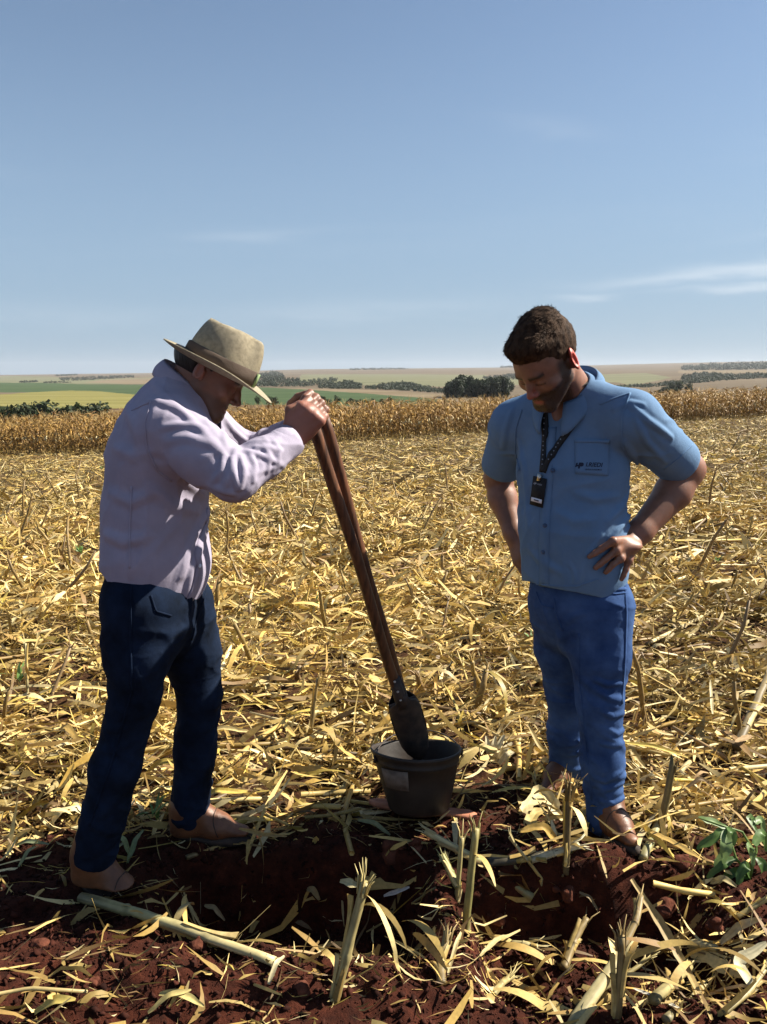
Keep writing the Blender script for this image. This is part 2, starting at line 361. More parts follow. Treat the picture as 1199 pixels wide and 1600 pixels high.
FM = [('far_stubble_land', field_mat('stubble_land', (0.094, 0.074, 0.050), (0.122, 0.094, 0.064), (0.144, 0.114, 0.078), .35, 1.6, .004), 'pinkish brown bare fields on the far hills'),
      ('yellow_field', field_mat('yellow_crop', (0.150, 0.135, 0.043), (0.178, 0.162, 0.054), (0.207, 0.184, 0.069), .3, 2.6, .02), 'yellowish ripening field below the green field'),
      ('green_field', field_mat('green_crop', (0.042, 0.064, 0.029), (0.051, 0.077, 0.034), (0.061, 0.086, 0.040), .3, 2.0, .02), 'bright green crop field across the valley'),
      ('pale_green_field', field_mat('pale_crop', (0.115, 0.118, 0.066), (0.138, 0.138, 0.081), (0.162, 0.153, 0.092), .35, 1.6, .005), 'pale green fields on the far slopes'),
      ('tan_field', field_mat('tan_crop', (0.138, 0.106, 0.066), (0.167, 0.130, 0.083), (0.190, 0.150, 0.098), .35, 1.8, .006), 'tan harvested strips between the far woods'),
      ('ploughed_field', field_mat('ploughed_soil', (0.075, 0.043, 0.026), (0.115, 0.075, 0.040), (0.155, 0.110, 0.058), .15, 3.0, .03), 'brown ploughed strip below the yellow field')]
for k, (nm, m_, lb) in enumerate(FM):
    f = TF[cls == k]
    if not len(f): continue
    u, inv = np.unique(f, return_inverse=True)
    tag(link(nm, make_mesh(nm, TV[u], inv.reshape(-1, 4)), m_), lb, kind='structure')
# the land goes on behind the camera
V = np.array([[-9000, -9000, -3], [9000, -9000, -3], [9000, 60, -3], [-9000, 60, -3]], float); V[:, 2] = [-40, -40, -12.0, -12.0]
tag(link('distant_land', make_mesh('distant_land', V, np.array([[0, 1, 2, 3]])), FM[0][1]), 'open fields behind the camera', kind='structure')

# ------------------------------------------------------------------ trees
m_leaf = leaf_mat('tree_foliage', 0.25, 0.7, 0.9)
m_bark = noise_mat('bark', (.05, .04, .03), (.11, .085, .06), 3, 0.9)
def crown_mesh(seed, n=900, sx=1.0, sz=1.0, tone=(.032, .046, .020)):
    """unit crown (height about 1, base at 0): leaf-sprays spread through several uneven lobes"""
    g = np.random.default_rng(seed)
    lobes = np.concatenate([[[0, 0, .55, .36]], np.stack([g.uniform(-.32, .32, 9) * sx, g.uniform(-.32, .32, 9) * sx, g.uniform(.25, .85, 9), g.uniform(.14, .25, 9)], -1)])
    k = g.integers(0, len(lobes), n); d = g.normal(size=(n, 3)); d /= np.linalg.norm(d, axis=1)[:, None]
    P = lobes[k, :3] + d * lobes[k, 3:4] * g.uniform(.65, 1.08, n)[:, None] * np.array([1, 1, sz])
    P[:, 2] = np.maximum(P[:, 2], .02)
    s = g.uniform(.035, .075, n); a = g.normal(size=(n, 3)); a /= np.linalg.norm(a, axis=1)[:, None]; bb = np.cross(a, d); bb /= np.linalg.norm(bb, axis=1)[:, None] + 1e-6
    V = np.stack([P - a * s[:, None], P + bb * s[:, None] * .8, P + a * s[:, None], P - bb * s[:, None] * .7 + d * s[:, None] * .5], 1).reshape(-1, 3)
    F = np.arange(n * 4).reshape(-1, 4)
    tn = np.asarray(tone) * g.uniform(.6, 1.5, n)[:, None] * (1 + .25 * g.normal(size=(n, 1)).clip(-1, 1)) * np.array([1, 1, .9])
    return make_mesh('crown', V, F, smooth=False, tone=np.repeat(tn, 4, 0))
def trunk_mesh():
    return make_mesh('trunk', *join([(*tube([(0, 0, -.05), (.01, 0, .2), (.0, .01, .45), (.02, 0, .7)], [.035, .028, .02, .008], 6), (0, 0, 0)), (*tube([(.01, 0, .25), (.12, .05, .5), (.2, .08, .62)], [.018, .012, .005], 5), (0, 0, 0)), (*tube([(0, 0, .3), (-.12, -.04, .52), (-.2, .02, .66)], [.016, .01, .005], 5), (0, 0, 0))])[:2])
CROWN = [crown_mesh(s) for s in range(4)] + [crown_mesh(s, 1300, .8, 1.7, (.019, .030, .015)) for s in (11, 12, 13)] + [crown_mesh(s, 600, 1.1, .9, (.036, .054, .022)) for s in (21, 22)]
TRUNK = trunk_mesh()
for me in CROWN: me.materials.append(m_leaf)
TRUNK.materials.append(m_bark)
def tree(px, r, hgt, wid, kinds, label, group, name='tree', zoff=0.0):
    az = (px - 599.5) / FPX; z = float(terr_z(np.array(az), np.array(float(r))))
    e = empty(name, (az * r, r, z + zoff)); tag(e, label, 'tree', group)
    rz = random.random() * 6.28; s = (wid, wid, hgt)
    for nm, me in (('crown', CROWN[random.choice(kinds)]), ('trunk', TRUNK)):
        o = bpy.data.objects.new(nm, me); col.objects.link(o); o.parent = e; o.rotation_euler = (0, 0, rz); o.scale = s
    return e
# rounded dark trees just over the standing corn at the left
ORD = ['leftmost', 'second from the left', 'third and highest', 'low fourth', 'fifth', 'sixth', 'last, lowest']
for kk_, (px, wpx, top) in enumerate(((-6, 60, 641), (33, 34, 640), (74, 44, 637.5), (110, 22, 642), (125, 36, 640), (149, 36, 639), (168, 20, 645))):
    r = random.uniform(140, 165); az = (px - 599.5) / FPX; z0 = float(terr_z(np.array(az), np.array(r)))
    ztop = CAMH - r * math.tan(PITCH - math.atan((800 - top) / FPX)); h = ztop - z0 + .8
    tree(px, r, h / .98, wpx / FPX * r * 1.75, (0, 1, 2, 3), ORD[kk_] + ' of the round dark trees over the corn by the yellow field', 'dark trees over the corn by the yellow field')
# the dense dark grove right of the middle
for k in range(46):
    px = 704 + (k % 23) * 3.95 + random.uniform(-2, 2); top = 596 + 3 * math.sin(px / 9) + (3 if px < 708 or px > 790 else 0) + random.uniform(-1.5, 2.0)
    r = random.uniform(385, 440); az = (px - 599.5) / FPX; z0 = float(terr_z(np.array(az), np.array(r)))
    ztop = CAMH - r * math.tan(PITCH - math.atan((800 - top) / FPX))
    tree(px, r, (ztop - z0) / .98, 7.0 * random.uniform(.85, 1.2), (4, 5, 6), 'tall dark tree of the dense grove behind the corn', 'dense grove of dark trees')
# small trees along the foot of the green field
for px, h in ((404, 12), (423, 12), (432, 9), (487, 18), (506, 17), (514, 13), (528, 20), (549, 15), (560, 12), (567, 14), (581, 15), (586, 11), (598, 14), (609, 17), (617, 9), (655, 7), (673, 9), (683, 10), (691, 12), (371, 8)):
    base = 630 if px < 440 else 637; r = random.uniform(285, 305) if px > 440 else 300
    az = (px - 599.5) / FPX; z0 = float(terr_z(np.array(az), np.array(float(r))))
    ztop = CAMH - r * math.tan(PITCH - math.atan((800 - (base - h)) / FPX))
    tree(px, r, max(ztop - z0, 2), random.uniform(9, 15) / FPX * r * (1 if h > 9 else .8), (0, 1, 7, 8), 'small dark bushy tree on the lower edge of the green field', 'small trees along the green field')
for px, h, b_ in ((1042, 14, 614), (1056, 16, 614), (1070, 13, 614), (1034, 10, 615), (1026, 7, 616), (1199, 8, 611), (1050, 10, 616)):
    az, r, z0 = terr_hit(px, b_ - 2); tree(px, r, h / FPX * r * 1.1, 15 / FPX * r, (0, 1, 2), 'dark tree in the little clump on the right hand slope', 'clump of trees on the right slope', zoff=-1.0)
# far woods, too far to count their trees
def wood(poly_px, n, hpx, name, label, tone=(.034, .046, .028)):
    n = int(n * 2.4); g = np.random.default_rng(len(poly_px) * 17 + n); xs_ = [p[0] for p in poly_px]; ys_ = [p[1] for p in poly_px]
    got = 0
    P, S = [], []
    while got < n:
        px, py = g.uniform(min(xs_), max(xs_)), g.uniform(min(ys_), max(ys_))
        if not inpoly(np.array(px), np.array(py), poly_px): continue
        az, r, z = terr_hit(px, py); P.append((az * r, r, z)); S.append(hpx * g.uniform(.6, 1.25) / FPX * r); got += 1
    P = np.array(P); S = np.array(S); m = 16
    d = g.normal(size=(n, m, 3)); d /= np.linalg.norm(d, axis=2)[..., None]; d[..., 2] = np.abs(d[..., 2])
    C = P[:, None] + d * S[:, None, None] * np.array([.8, .8, 1.0]) * g.uniform(.5, 1.05, (n, m, 1))
    a = g.normal(size=(n, m, 3)); a /= np.linalg.norm(a, axis=2)[..., None]; bb = np.cross(a, d); s = S[:, None, None] * .36
    V = np.stack([C - a * s, C + bb * s, C + a * s], 2).reshape(-1, 3)
    tn = np.asarray(tone) * g.uniform(.6, 1.45, (n * m, 1))
    o = link(name, make_mesh(name, V, np.arange(len(V)).reshape(-1, 3), False, np.repeat(tn, 3, 0)), m_leaf)
    tag(o, label, kind='stuff')
for poly, n, h, lb in (
    ([(100, 591), (150, 589), (215, 587), (215, 590), (150, 594), (105, 595.5)], 150, 2.2, 'dark wood strip on the far left hills'),
    ([(95, 586.5), (128, 585), (128, 587), (95, 588)], 40, 1.8, 'dark trees on the left skyline'),
    ([(40, 597), (66, 595.5), (66, 597), (40, 598.5)], 24, 2.6, 'dark tree row above the green field'),
    ([(75, 597.5), (100, 597), (120, 598), (75, 599)], 24, 2.2, 'low dark hedge above the green field'),
    ([(395, 590), (425, 582), (440, 583), (448, 592), (470, 594), (470, 604), (395, 604)], 230, 4.0, 'wooded valley behind the hat'),
    ([(470, 597), (520, 590), (530, 592), (520, 600), (470, 605)], 90, 3.0, 'thin trees in the valley wood'),
    ([(500, 604), (545, 597), (565, 602), (565, 608), (500, 607)], 130, 4.5, 'dark wood in the valley middle'),
    ([(572, 606), (610, 600), (640, 600), (665, 606), (700, 610), (700, 615), (640, 611), (572, 608)], 190, 4.5, 'dark wood above the tan strip'),
    ([(548, 576.5), (625, 575.5), (640, 577), (548, 578.5)], 90, 1.8, 'long dark wood on the skyline'),
    ([(752, 590), (800, 585), (850, 585), (850, 592), (760, 594)], 120, 3.0, 'grey green wood left of the blue shirt'),
    ([(778, 573), (812, 572), (812, 574), (778, 574.6)], 26, 2.6, 'row of trees on the skyline by the dark hair'),
    ([(1056, 575), (1100, 572), (1199, 568), (1350, 566), (1350, 578), (1199, 577), (1060, 579)], 420, 5.0, 'long dark wood on the right hill'),
    ([(1060, 588), (1090, 584), (1140, 587), (1199, 584), (1350, 582), (1350, 587), (1199, 590), (1120, 595), (1010, 606), (985, 605), (1060, 596)], 420, 4.4, 'second dark wood below the right hill'),
    ([(860, 612), (960, 603), (1000, 601), (1000, 604), (900, 613)], 100, 3.0, 'thin hedge line behind the blue shoulder')):
    wood(poly, n, h, 'far_wood', lb)
# ------------------------------------------------------------------ dry corn litter
m_straw = leaf_mat('dry_straw', 0.12, 0.6, 110)
m_stalk = leaf_mat('dry_stalk', 0.06, 0.5, 60)
PAL = np.array([(.66, .50, .20), (.58, .42, .15), (.74, .60, .30), (.48, .33, .11), (.38, .25, .09), (.80, .69, .42), (.26, .16, .065), (.52, .40, .10), (.30, .20, .10), (.62, .42, .12), (.17, .11, .05)])
PALW = np.array([.18, .17, .13, .12, .09, .06, .06, .06, .05, .05, .03])
def tones(g, n, dark=0.0):
    k = g.choice(len(PAL), n, p=PALW); return PAL[k] * g.uniform(.46, 1.08, (n, 1)) * np.array([1.07, 1.02, .88]) * (1 - dark)
def scatter(g, n, y0, y1, xf=0.63, xm=0.75, p=1.0):
    u = g.uniform(0, 1, n); y = (y0 ** (2 - p) + u * (y1 ** (2 - p) - y0 ** (2 - p))) ** (1 / (2 - p)) if p != 2 else y0 * (y1 / y0) ** u
    return g.uniform(-1, 1, n) * (xf * y + xm), y
def litter(name, n, y0, y1, Lr, Wr, S, hr, seed, p=1.0, thin=False, where=None):
    g = np.random.default_rng(seed)
    x, y = scatter(g, n, y0, y1, p=p)
    patchy = .26 + .74 * sstep(-.30, .22, n2(x, y, 2.1, 24) * .55 + n2(x, y, 5.5, 25) * .5 + n2(x, y * .5, .7, 26) * .3)
    keep = g.uniform(0, 1, n) < np.maximum(litter_amount(x, y) * patchy, 0.085 if thin else 0.03)
    if where is not None: keep = g.uniform(0, 1, n) < where(x, y)
    x, y = x[keep], y[keep]; n = len(x)
    clump = n2(x, y, 3.3, 20) * .5 + n2(x, y, 1.2, 21) * .5
    L = g.uniform(*Lr, n) * (0.6 + g.random(n) ** 2); W = g.uniform(*Wr, n) * (0.5 + g.random(n) ** 1.5)
    amt = litter_amount(x, y)
    z = gz(x, y) + (g.uniform(0, 1, n) ** 1.6) * hr * (0.5 + 0.7 * np.clip(clump + .4, 0, 1.4)) * (0.25 + 0.75 * amt) + 0.004
    yaw = g.uniform(0, 2 * np.pi, n); yaw = np.where(g.random(n) < .45, 0.12 * g.normal(size=n) * 3 + .1, yaw)
    pitch = g.normal(size=n) * .34; st = g.random(n) < .10; pitch[st] = g.uniform(.4, 1.25, st.sum())
    bend = g.normal(size=n) * .9; curl = g.random(n) < .12; bend[curl] *= 3.0
    V, F = ribbons(np.stack([x, y, z], -1), yaw, pitch, L, W, bend, g.normal(size=n) * 1.15, g.normal(size=n) * 1.6, S, .6, 4.0, .55)
    k = V.shape[0] // n
    # keep every strip above the soil
    zg = gz(V[:, 0], V[:, 1], False); V[:, 2] = np.maximum(V[:, 2], zg + .003)
    tn = np.repeat(tones(g, n) * (.80 + .34 * sstep(-.5, .5, n2(x, y, .9, 27) + .6 * n2(x, y, 3.1, 28)))[:, None], k, 0)
    return link(name, make_mesh(name, V, F, True, tn), m_straw)
def stalks(name, n, y0, y1, Lr, Rr, seed, hr=.05, p=1.0, lean=.12):
    g = np.random.default_rng(seed); x, y = scatter(g, n, y0, y1, p=p)
    keep = g.uniform(0, 1, n) < np.maximum(litter_amount(x, y), .1); x, y = x[keep], y[keep]; n = len(x)
    L = g.uniform(*Lr, n); r = g.uniform(*Rr, n); yaw = g.uniform(0, np.pi, n); yaw = np.where(g.random(n) < .4, g.normal(size=n) * .3, yaw); pt = g.normal(size=n) * lean
    z = gz(x, y) + r + g.uniform(0, hr, n)
    d = np.stack([np.cos(yaw) * np.cos(pt), np.sin(yaw) * np.cos(pt), np.sin(pt)], -1); a = np.stack([-np.sin(yaw), np.cos(yaw), 0 * yaw], -1); b = np.cross(d, a)
    s = np.array([-.5, -.05, .03, .5]); th = np.arange(6) * np.pi / 3; kk = np.array([1, 1.0, 1.12, .9])
    bow = (1 - 4 * s ** 2)[None, :, None] * (g.normal(size=n) * .04)[:, None, None] * L[:, None, None] * a[:, None]
    C = np.stack([x, y, z], -1)[:, None] + s[None, :, None] * L[:, None, None] * d[:, None] + bow
    V = C[:, :, None] + (r[:, None, None, None] * kk[None, :, None, None]) * (np.cos(th)[None, None, :, None] * a[:, None, None] + np.sin(th)[None, None, :, None] * b[:, None, None])
    V = V.reshape(-1, 3); base = (np.arange(n) * 24)[:, None, None]; i = np.arange(3)[None, :, None] * 6; j = np.arange(6)[None, None]; k = (j + 1) % 6
    F = np.stack([base + i + j, base + i + k, base + i + 6 + k, base + i + 6 + j], -1).reshape(-1, 4)
    F2 = np.concatenate([np.stack([base[:, 0, 0] + o + q for q in (0, 1, 2, 3)], -1) for o in (0, 18)] + [np.stack([base[:, 0, 0] + o + q for q in (0, 3, 4, 5)], -1) for o in (0, 18)])
    return link(name, make_mesh(name, V, [F, F2], True, np.repeat(tones(g, n, .08), 24, 0)), m_stalk)
tag(litter('straw_litter', 40000, 1.25, 5.0, (.05, .22), (.004, .020), 4, .095, 31, 0.6, True), 'near layer of shredded dry corn leaves', kind='stuff')
tag(litter('straw_litter', 4600, 1.6, 5.2, (.09, .32), (.011, .030), 6, .10, 32, 0.6), 'broad dry corn leaves and husks in the near litter', kind='stuff')
tag(litter('straw_litter', 17000, 1.2, 3.0, (.02, .07), (.002, .006), 2, .03, 33, 0.6, True), 'fine straw crumbs near the men', kind='stuff')
tag(litter('straw_litter', 70000, 4.6, 13, (.08, .36), (.008, .038), 3, .11, 34, 0.9), 'straw litter of the middle field', kind='stuff')
tag(litter('straw_litter', 60000, 12, 52, (.14, .45), (.014, .05), 2, .13, 35, 1.1), 'straw litter of the far part of the field', kind='stuff')
tag(stalks('stalk_litter', 620, 1.5, 6, (.08, .45), (.004, .010), 36), 'broken stalk pieces lying in the near litter', kind='stuff')
tag(stalks('stalk_litter', 2300, 6, 32, (.2, .7), (.006, .012), 37, .08, lean=.2), 'broken stalk pieces lying further out', kind='stuff')

heap = lambda x, y: .9 * np.exp(-(((x - .78) / .26) ** 2 + ((y - 1.72) / .17) ** 2)) + .45 * np.exp(-(((x - .22) / .22) ** 2 + ((y - 1.82) / .16) ** 2)) + .35 * np.exp(-(((x + .1) / .3) ** 2 + ((y - 1.62) / .08) ** 2)) + .5 * np.exp(-(((x - .05) / .5) ** 2 + ((y - 2.28) / .07) ** 2)) + .35 * np.exp(-(((x + .55) / .3) ** 2 + ((y - 1.60) / .10) ** 2))
tag(litter('straw_litter', 9000, 1.45, 2.5, (.015, .09), (.002, .009), 3, .05, 38, 0.4, True, heap), 'torn stalk chips and husk shreds on the dug soil', kind='stuff')
tag(litter('straw_litter', 900, 1.45, 2.4, (.08, .22), (.005, .014), 6, .09, 39, 0.4, True, heap), 'torn leaves heaped on the dug soil at the lower right', kind='stuff')
tag(stalks('stalk_litter', 1500, 5, 28, (.18, .42), (.005, .009), 40, .04, lean=1.0), 'thin broken stems sticking up out of the further straw', kind='stuff')

# crumbs of red soil
def crumbs(n, seed):
    g = np.random.default_rng(seed); x = g.uniform(-1.5, 1.5, n); y = g.uniform(1.25, 2.55, n); a = litter_amount(x, y); k = g.random(n) > a * .93; x, y = x[k], y[k]; n = len(x)
    oct_ = np.array([(1, 0, 0), (0, 1, 0), (-1, 0, 0), (0, -1, 0), (0, 0, 1), (0, 0, -1)], float)
    s = .0022 + .009 * g.random(n) ** 4
    V = np.stack([x, y, gz(x, y) + s * .3], -1)[:, None] + oct_[None] * s[:, None, None] * g.uniform(.6, 1.25, (n, 6, 1)) + g.normal(size=(n, 6, 3)) * s[:, None, None] * .34
    F = np.array([(0, 1, 4), (1, 2, 4), (2, 3, 4), (3, 0, 4), (1, 0, 5), (2, 1, 5), (3, 2, 5), (0, 3, 5)])
    o = link('soil_crumbs', make_mesh('soil_crumbs', V.reshape(-1, 3), (F[None] + (np.arange(n) * 6)[:, None, None]).reshape(-1, 3), False), m_soil_bare)
    tag(o, 'loose crumbs of dug red soil', kind='stuff')
m_soil_bare = noise_mat('red_soil_crumb', (.016, .006, .0045), (.060, .019, .012), 25, 0.95, bumpv=.5, bdist=.004, spec=.1)
crumbs(24000, 41)

# ------------------------------------------------------------------ upright stubs left in the rows (each its own object)
def stub_mesh(seed, hgt=.30, r=.009):
    g = np.random.default_rng(seed); parts = []
    lean = g.normal(size=2) * .10; bx = lambda t: np.array([lean[0] * t * hgt * 2.4 + .012 * math.sin(5 * t + seed), lean[1] * t * hgt * 2.4, t * hgt])
    ts = np.array([-.12, 0, .24, .30, .34, .62, .68, .72, .97]); rad = r * np.array([1.2, 1.15, 1.0, 1.0, 1.22, .95, 1.15, .92, .85])
    c = PAL[g.choice([3, 4, 4, 7, 8, 6])] * g.uniform(.5, .85)
    parts.append((*tube([bx(t) for t in ts], rad, 7), c))
    top = bx(.95)
    for _ in range(int(g.integers(2, 5))):                 # torn slivers at the break
        q = top + np.append(g.normal(size=2) * .02, g.uniform(.02, .06)); parts.append((*tube([top - (0, 0, .02), (top + q) / 2, q], [.004, .003, .001], 4), c * 1.15))
    n = int(g.integers(2, 5)); P = np.array([bx(t) for t in g.uniform(.15, .8, n)]); L = g.uniform(.10, .24, n); yw = g.uniform(0, 6.28, n)
    V, F = ribbons(P + np.stack([np.cos(yw), np.sin(yw), 0 * yw], -1) * L[:, None] * .4, yw, g.uniform(-.9, .3, n), L, g.uniform(.008, .022, n), g.uniform(-2.2, -.3, n), g.normal(size=n) * .3, g.normal(size=n), 5)
    parts.append((V, F, np.repeat(tones(g, n), V.shape[0] // n, 0)))
    V, F, T = join(parts); me = make_mesh('corn_stub', V, F, True, T); me.materials.append(m_stalk); return me
STUBS = [stub_mesh(100 + k, hgt=h, r=q) for k, (h, q) in enumerate([(.30, .010), (.22, .010), (.38, .009), (.16, .011), (.26, .008), (.42, .009), (.20, .012), (.33, .008)])]
g = np.random.default_rng(51); cnt = 0; placed = []
while cnt < 270:
    y = 3.0 * (30 / 3.0) ** g.random(); x = g.uniform(-.53, .53) * y
    row = round((y + .35 * x) / .85) * .85 - .35 * x + g.normal() * .07
    if row < 2.9 or any((x - a) ** 2 + (row - b_) ** 2 < .05 for a, b_ in placed): continue
    px_, py_ = topx(np.array([x, row, 0])); 
    if row < 4 and (760 < px_ < 1010 or 100 < px_ < 370): continue
    placed.append((x, row)); o = bpy.data.objects.new('corn_stub', STUBS[int(g.integers(len(STUBS)))]); col.objects.link(o)
    o.location = (x, row, float(gz(x, row)) - .01); o.rotation_euler = (g.normal() * .30, g.normal() * .30, g.uniform(0, 6.28)); s = g.uniform(.7, 1.3); o.scale = (s, s, s)
    tag(o, 'dry broken corn stub standing in the straw rows behind the men', 'corn stub', 'corn stubs standing in the harvested rows'); cnt += 1

# ------------------------------------------------------------------ the standing dry corn
def corn_mesh(seed, full=True):
    g = np.random.default_rng(seed); H = g.uniform(1.42, 1.66); parts = []
    bow = g.normal(size=2) * .10
    P = lambda t: np.array([bow[0] * t * t, bow[1] * t * t, H * t])
    c = np.array((.36, .24, .085)) * g.uniform(.8, 1.15)
    parts.append((*tube([P(t) for t in (0, .3, .6, .85, 1.0)], [.014, .012, .010, .006, .003], 5 if full else 3, False), c))
    n = 11 if full else 8; t = np.linspace(.18, .93, n); L = g.uniform(.38, .70, n); yw = np.arange(n) * np.pi + g.normal(size=n) * .5 + g.uniform(0, 6.28); S = 5 if full else 3
    V, F = ribbons(np.zeros((n, 3)), yw, np.zeros(n), L, g.uniform(.035, .065, n), np.zeros(n), np.zeros(n), np.zeros(n), S)
    V = V.reshape(n, S + 1, 2, 3)
    for k in range(n):                                     # leaves rise a little, then hang down
        s = np.linspace(0, 1, S + 1); up = g.uniform(.5, 1.1); dr = g.uniform(2.2, 3.6)
        th = up - dr * s ** 1.1; d = L[k] / S; h = np.concatenate([[0], np.cumsum(np.cos(th[:-1]) * d)]); v = np.concatenate([[0], np.cumsum(np.sin(th[:-1]) * d)])
        dirv = np.array([math.cos(yw[k]), math.sin(yw[k]), 0]); sv = np.array([-dirv[1], dirv[0], .35 * g.normal()]); wd = g.uniform(.020, .036) * (1 - s ** 2.5 * .9)
        C = P(t[k]) + h[:, None] * dirv + v[:, None] * np.array([0, 0, 1.0]); V[k, :, 0] = C - sv * wd[:, None]; V[k, :, 1] = C + sv * wd[:, None]
    parts.append((V.reshape(-1, 3), F, np.repeat(PAL[g.choice([0, 1, 3, 3, 4, 9, 4, 6], n)] * np.array([.86, .74, .62]) * g.uniform(.6, 1.0, (n, 1)), (S + 1) * 2, 0)))
    if full:
        a = P(.52); q = a + np.array([math.cos(yw[0]) * .10, math.sin(yw[0]) * .10, -.10]); parts.append((*tube([a, a + (q - a) * .3, q, q + (q - a) * .7], [.012, .030, .028, .008], 6), np.array((.62, .50, .26))))
    for k in range(4):
        q = P(1) + np.append(g.normal(size=2) * .07, g.uniform(.06, .20)); parts.append((*tube([P(.97), q], [.006, .003], 3, False), np.array((.42, .29, .11))))
    return join(parts)
CORN = []
for k in range(8):
    me = make_mesh('corn_plant', *(lambda r: (r[0], r[1], True, r[2]))(corn_mesh(200 + k))); me.materials.append(m_straw); CORN.append(me)
FRONT = [(-520, 742), (-220, 728), (0, 712), (170, 708), (420, 697), (560, 690), (700, 681), (850, 672), (1000, 662), (1199, 652), (1420, 641), (1700, 629)]
def front_pt(px):
    py = np.interp(px, [a for a, _ in FRONT], [b_ for _, b_ in FRONT])
    # fall of the field seen above: the edge of the stand on the ground plane
    d = ray(px, py); t = np.linspace(20, 90, 700); P = CAM + d * t[:, None]; zz = gz(P[:, 0], P[:, 1], False); k = int(np.argmax(P[:, 2] < zz)); return P[k]
edge = np.array([front_pt(p) for p in np.linspace(-520, 1700, 80)])
ec = np.concatenate([[0], np.cumsum(np.linalg.norm(np.diff(edge[:, :2], axis=0), axis=1))])
vis0, vis1 = np.interp(-15, np.linspace(-520, 1700, 80), ec), np.interp(1214, np.linspace(-520, 1700, 80), ec)
tdir = (edge[-1, :2] - edge[0, :2]); tdir /= np.linalg.norm(tdir); ndir = np.array([-tdir[1], tdir[0]])
g = np.random.default_rng(61)
sp = (vis1 - vis0) / 150
for rowk in range(2):
    for k in range(150):
        s = vis0 + (k + .5 * rowk + .3 * g.normal()) * sp
        q = np.array([np.interp(s, ec, edge[:, 0]), np.interp(s, ec, edge[:, 1])]) + ndir * (rowk * .45 + g.normal() * .12)
        o = bpy.data.objects.new('corn_plant', CORN[int(g.integers(8))]); col.objects.link(o); o.location = (q[0], q[1], float(gz(q[0], q[1], False)) - .03)
        o.rotation_euler = (g.normal() * .07, g.normal() * .07, g.uniform(0, 6.28)); sc_ = g.uniform(.78, 1.14); o.scale = (sc_, sc_, sc_)
        tag(o, 'dry brown corn plant in the front rows of the standing corn', 'corn plant', 'front rows of the standing dry corn')
base = [corn_mesh(230 + k, False) for k in range(5)]; parts = []
bv = [b_[0] for b_ in base]; Vs, Q, T3, TN, off = [], [], [], [], 0
for rowk in range(0, 20):
    n = int((ec[-1] - 2) / .27)
    for k in range(n):
        s = (k + g.random()) * .27
        if rowk < 2 and vis0 < s < vis1 and g.random() < .5: continue
        q = np.array([np.interp(s, ec, edge[:, 0]), np.interp(s, ec, edge[:, 1])]) + ndir * (.5 + rowk * .7 + g.normal() * .15); b_ = base[int(g.integers(5))]
        a = g.uniform(0, 6.28); ca, sa = math.cos(a), math.sin(a); sc_ = g.uniform(.76, 1.12); v = b_[0] * sc_
        Vs.append(np.stack([v[:, 0] * ca - v[:, 1] * sa + q[0], v[:, 0] * sa + v[:, 1] * ca + q[1], v[:, 2]], -1)); Vs[-1] = np.concatenate([Vs[-1], np.zeros((0, 3))]); Vs[-1][:, 2] += -3000
        Vs[-1][:, 2] += 3000 + gz(np.array(q[0]), np.array(q[1]), False)
        for f in b_[1]: (Q if f.shape[1] == 4 else T3).append(f + off)
        TN.append(b_[2] * g.uniform(.75, 1.1)); off += len(v)
fl = [np.concatenate(Q)] + ([np.concatenate(T3)] if T3 else [])
tag(link('corn_stand', make_mesh('corn_stand', np.concatenate(Vs), fl, True, np.concatenate(TN)), m_straw), 'deep stand of dry corn behind its front rows', kind='stuff')
# ------------------------------------------------------------------ solid shapes from distance functions (bodies, clothes, boots)
f32 = np.float32
def _v(a): return np.asarray(a, f32)
def smin(a, b, k):
    if k <= 0: return np.minimum(a, b)
    h = np.clip(.5 + .5 * (b - a) / k, 0, 1); return b + (a - b) * h - k * h * (1 - h)
def smax(a, b, k): return -smin(-a, -b, k)
def cap_(P, a, b, ra, rb):
    a, b = _v(a), _v(b); ba = b - a; t = np.clip((P - a) @ ba / max(float(ba @ ba), 1e-9), 0, 1)
    return np.linalg.norm(P - a - t[:, None] * ba, axis=1) - (ra + (rb - ra) * t)
def ell_(P, c, r, M=None):
    q = P - _v(c)
    if M is not None: q = q @ _v(M).T            # rows of M: local axes
    r = _v(r); k0 = np.linalg.norm(q / r, axis=1); k1 = np.linalg.norm(q / (r * r), axis=1) + 1e-9
    return k0 * (k0 - 1) / k1
def sweep_(P, pts, ra, rb, U_, k=.03):
    """tube of elliptical section along pts; ra along the direction U_, rb across it"""
    d = None; pts = np.asarray(pts, float); U_ = np.asarray(U_, float)
    for i in range(len(pts) - 1):
        a, b = pts[i], pts[i + 1]; ba = b - a; L = np.linalg.norm(ba); dh = ba / L
        u = U_[i] if U_.ndim == 2 else U_; u = nrm(u - (u @ dh) * dh); w_ = np.cross(dh, u)
        q = P - _v(a); al = q @ _v(dh); t = np.clip(al / L, 0, 1); over = al - t * L
        A = ra[i] + (ra[i + 1] - ra[i]) * t; B = rb[i] + (rb[i + 1] - rb[i]) * t; M_ = np.minimum(A, B)
        x, y, z = q @ _v(u), q @ _v(w_), over
        k0 = np.sqrt((x / A) ** 2 + (y / B) ** 2 + (z / M_) ** 2); k1 = np.sqrt((x / A ** 2) ** 2 + (y / B ** 2) ** 2 + (z / M_ ** 2) ** 2) + 1e-6
        e = k0 * (k0 - 1) / k1; d = e if d is None else smin(d, e, k)
    return d
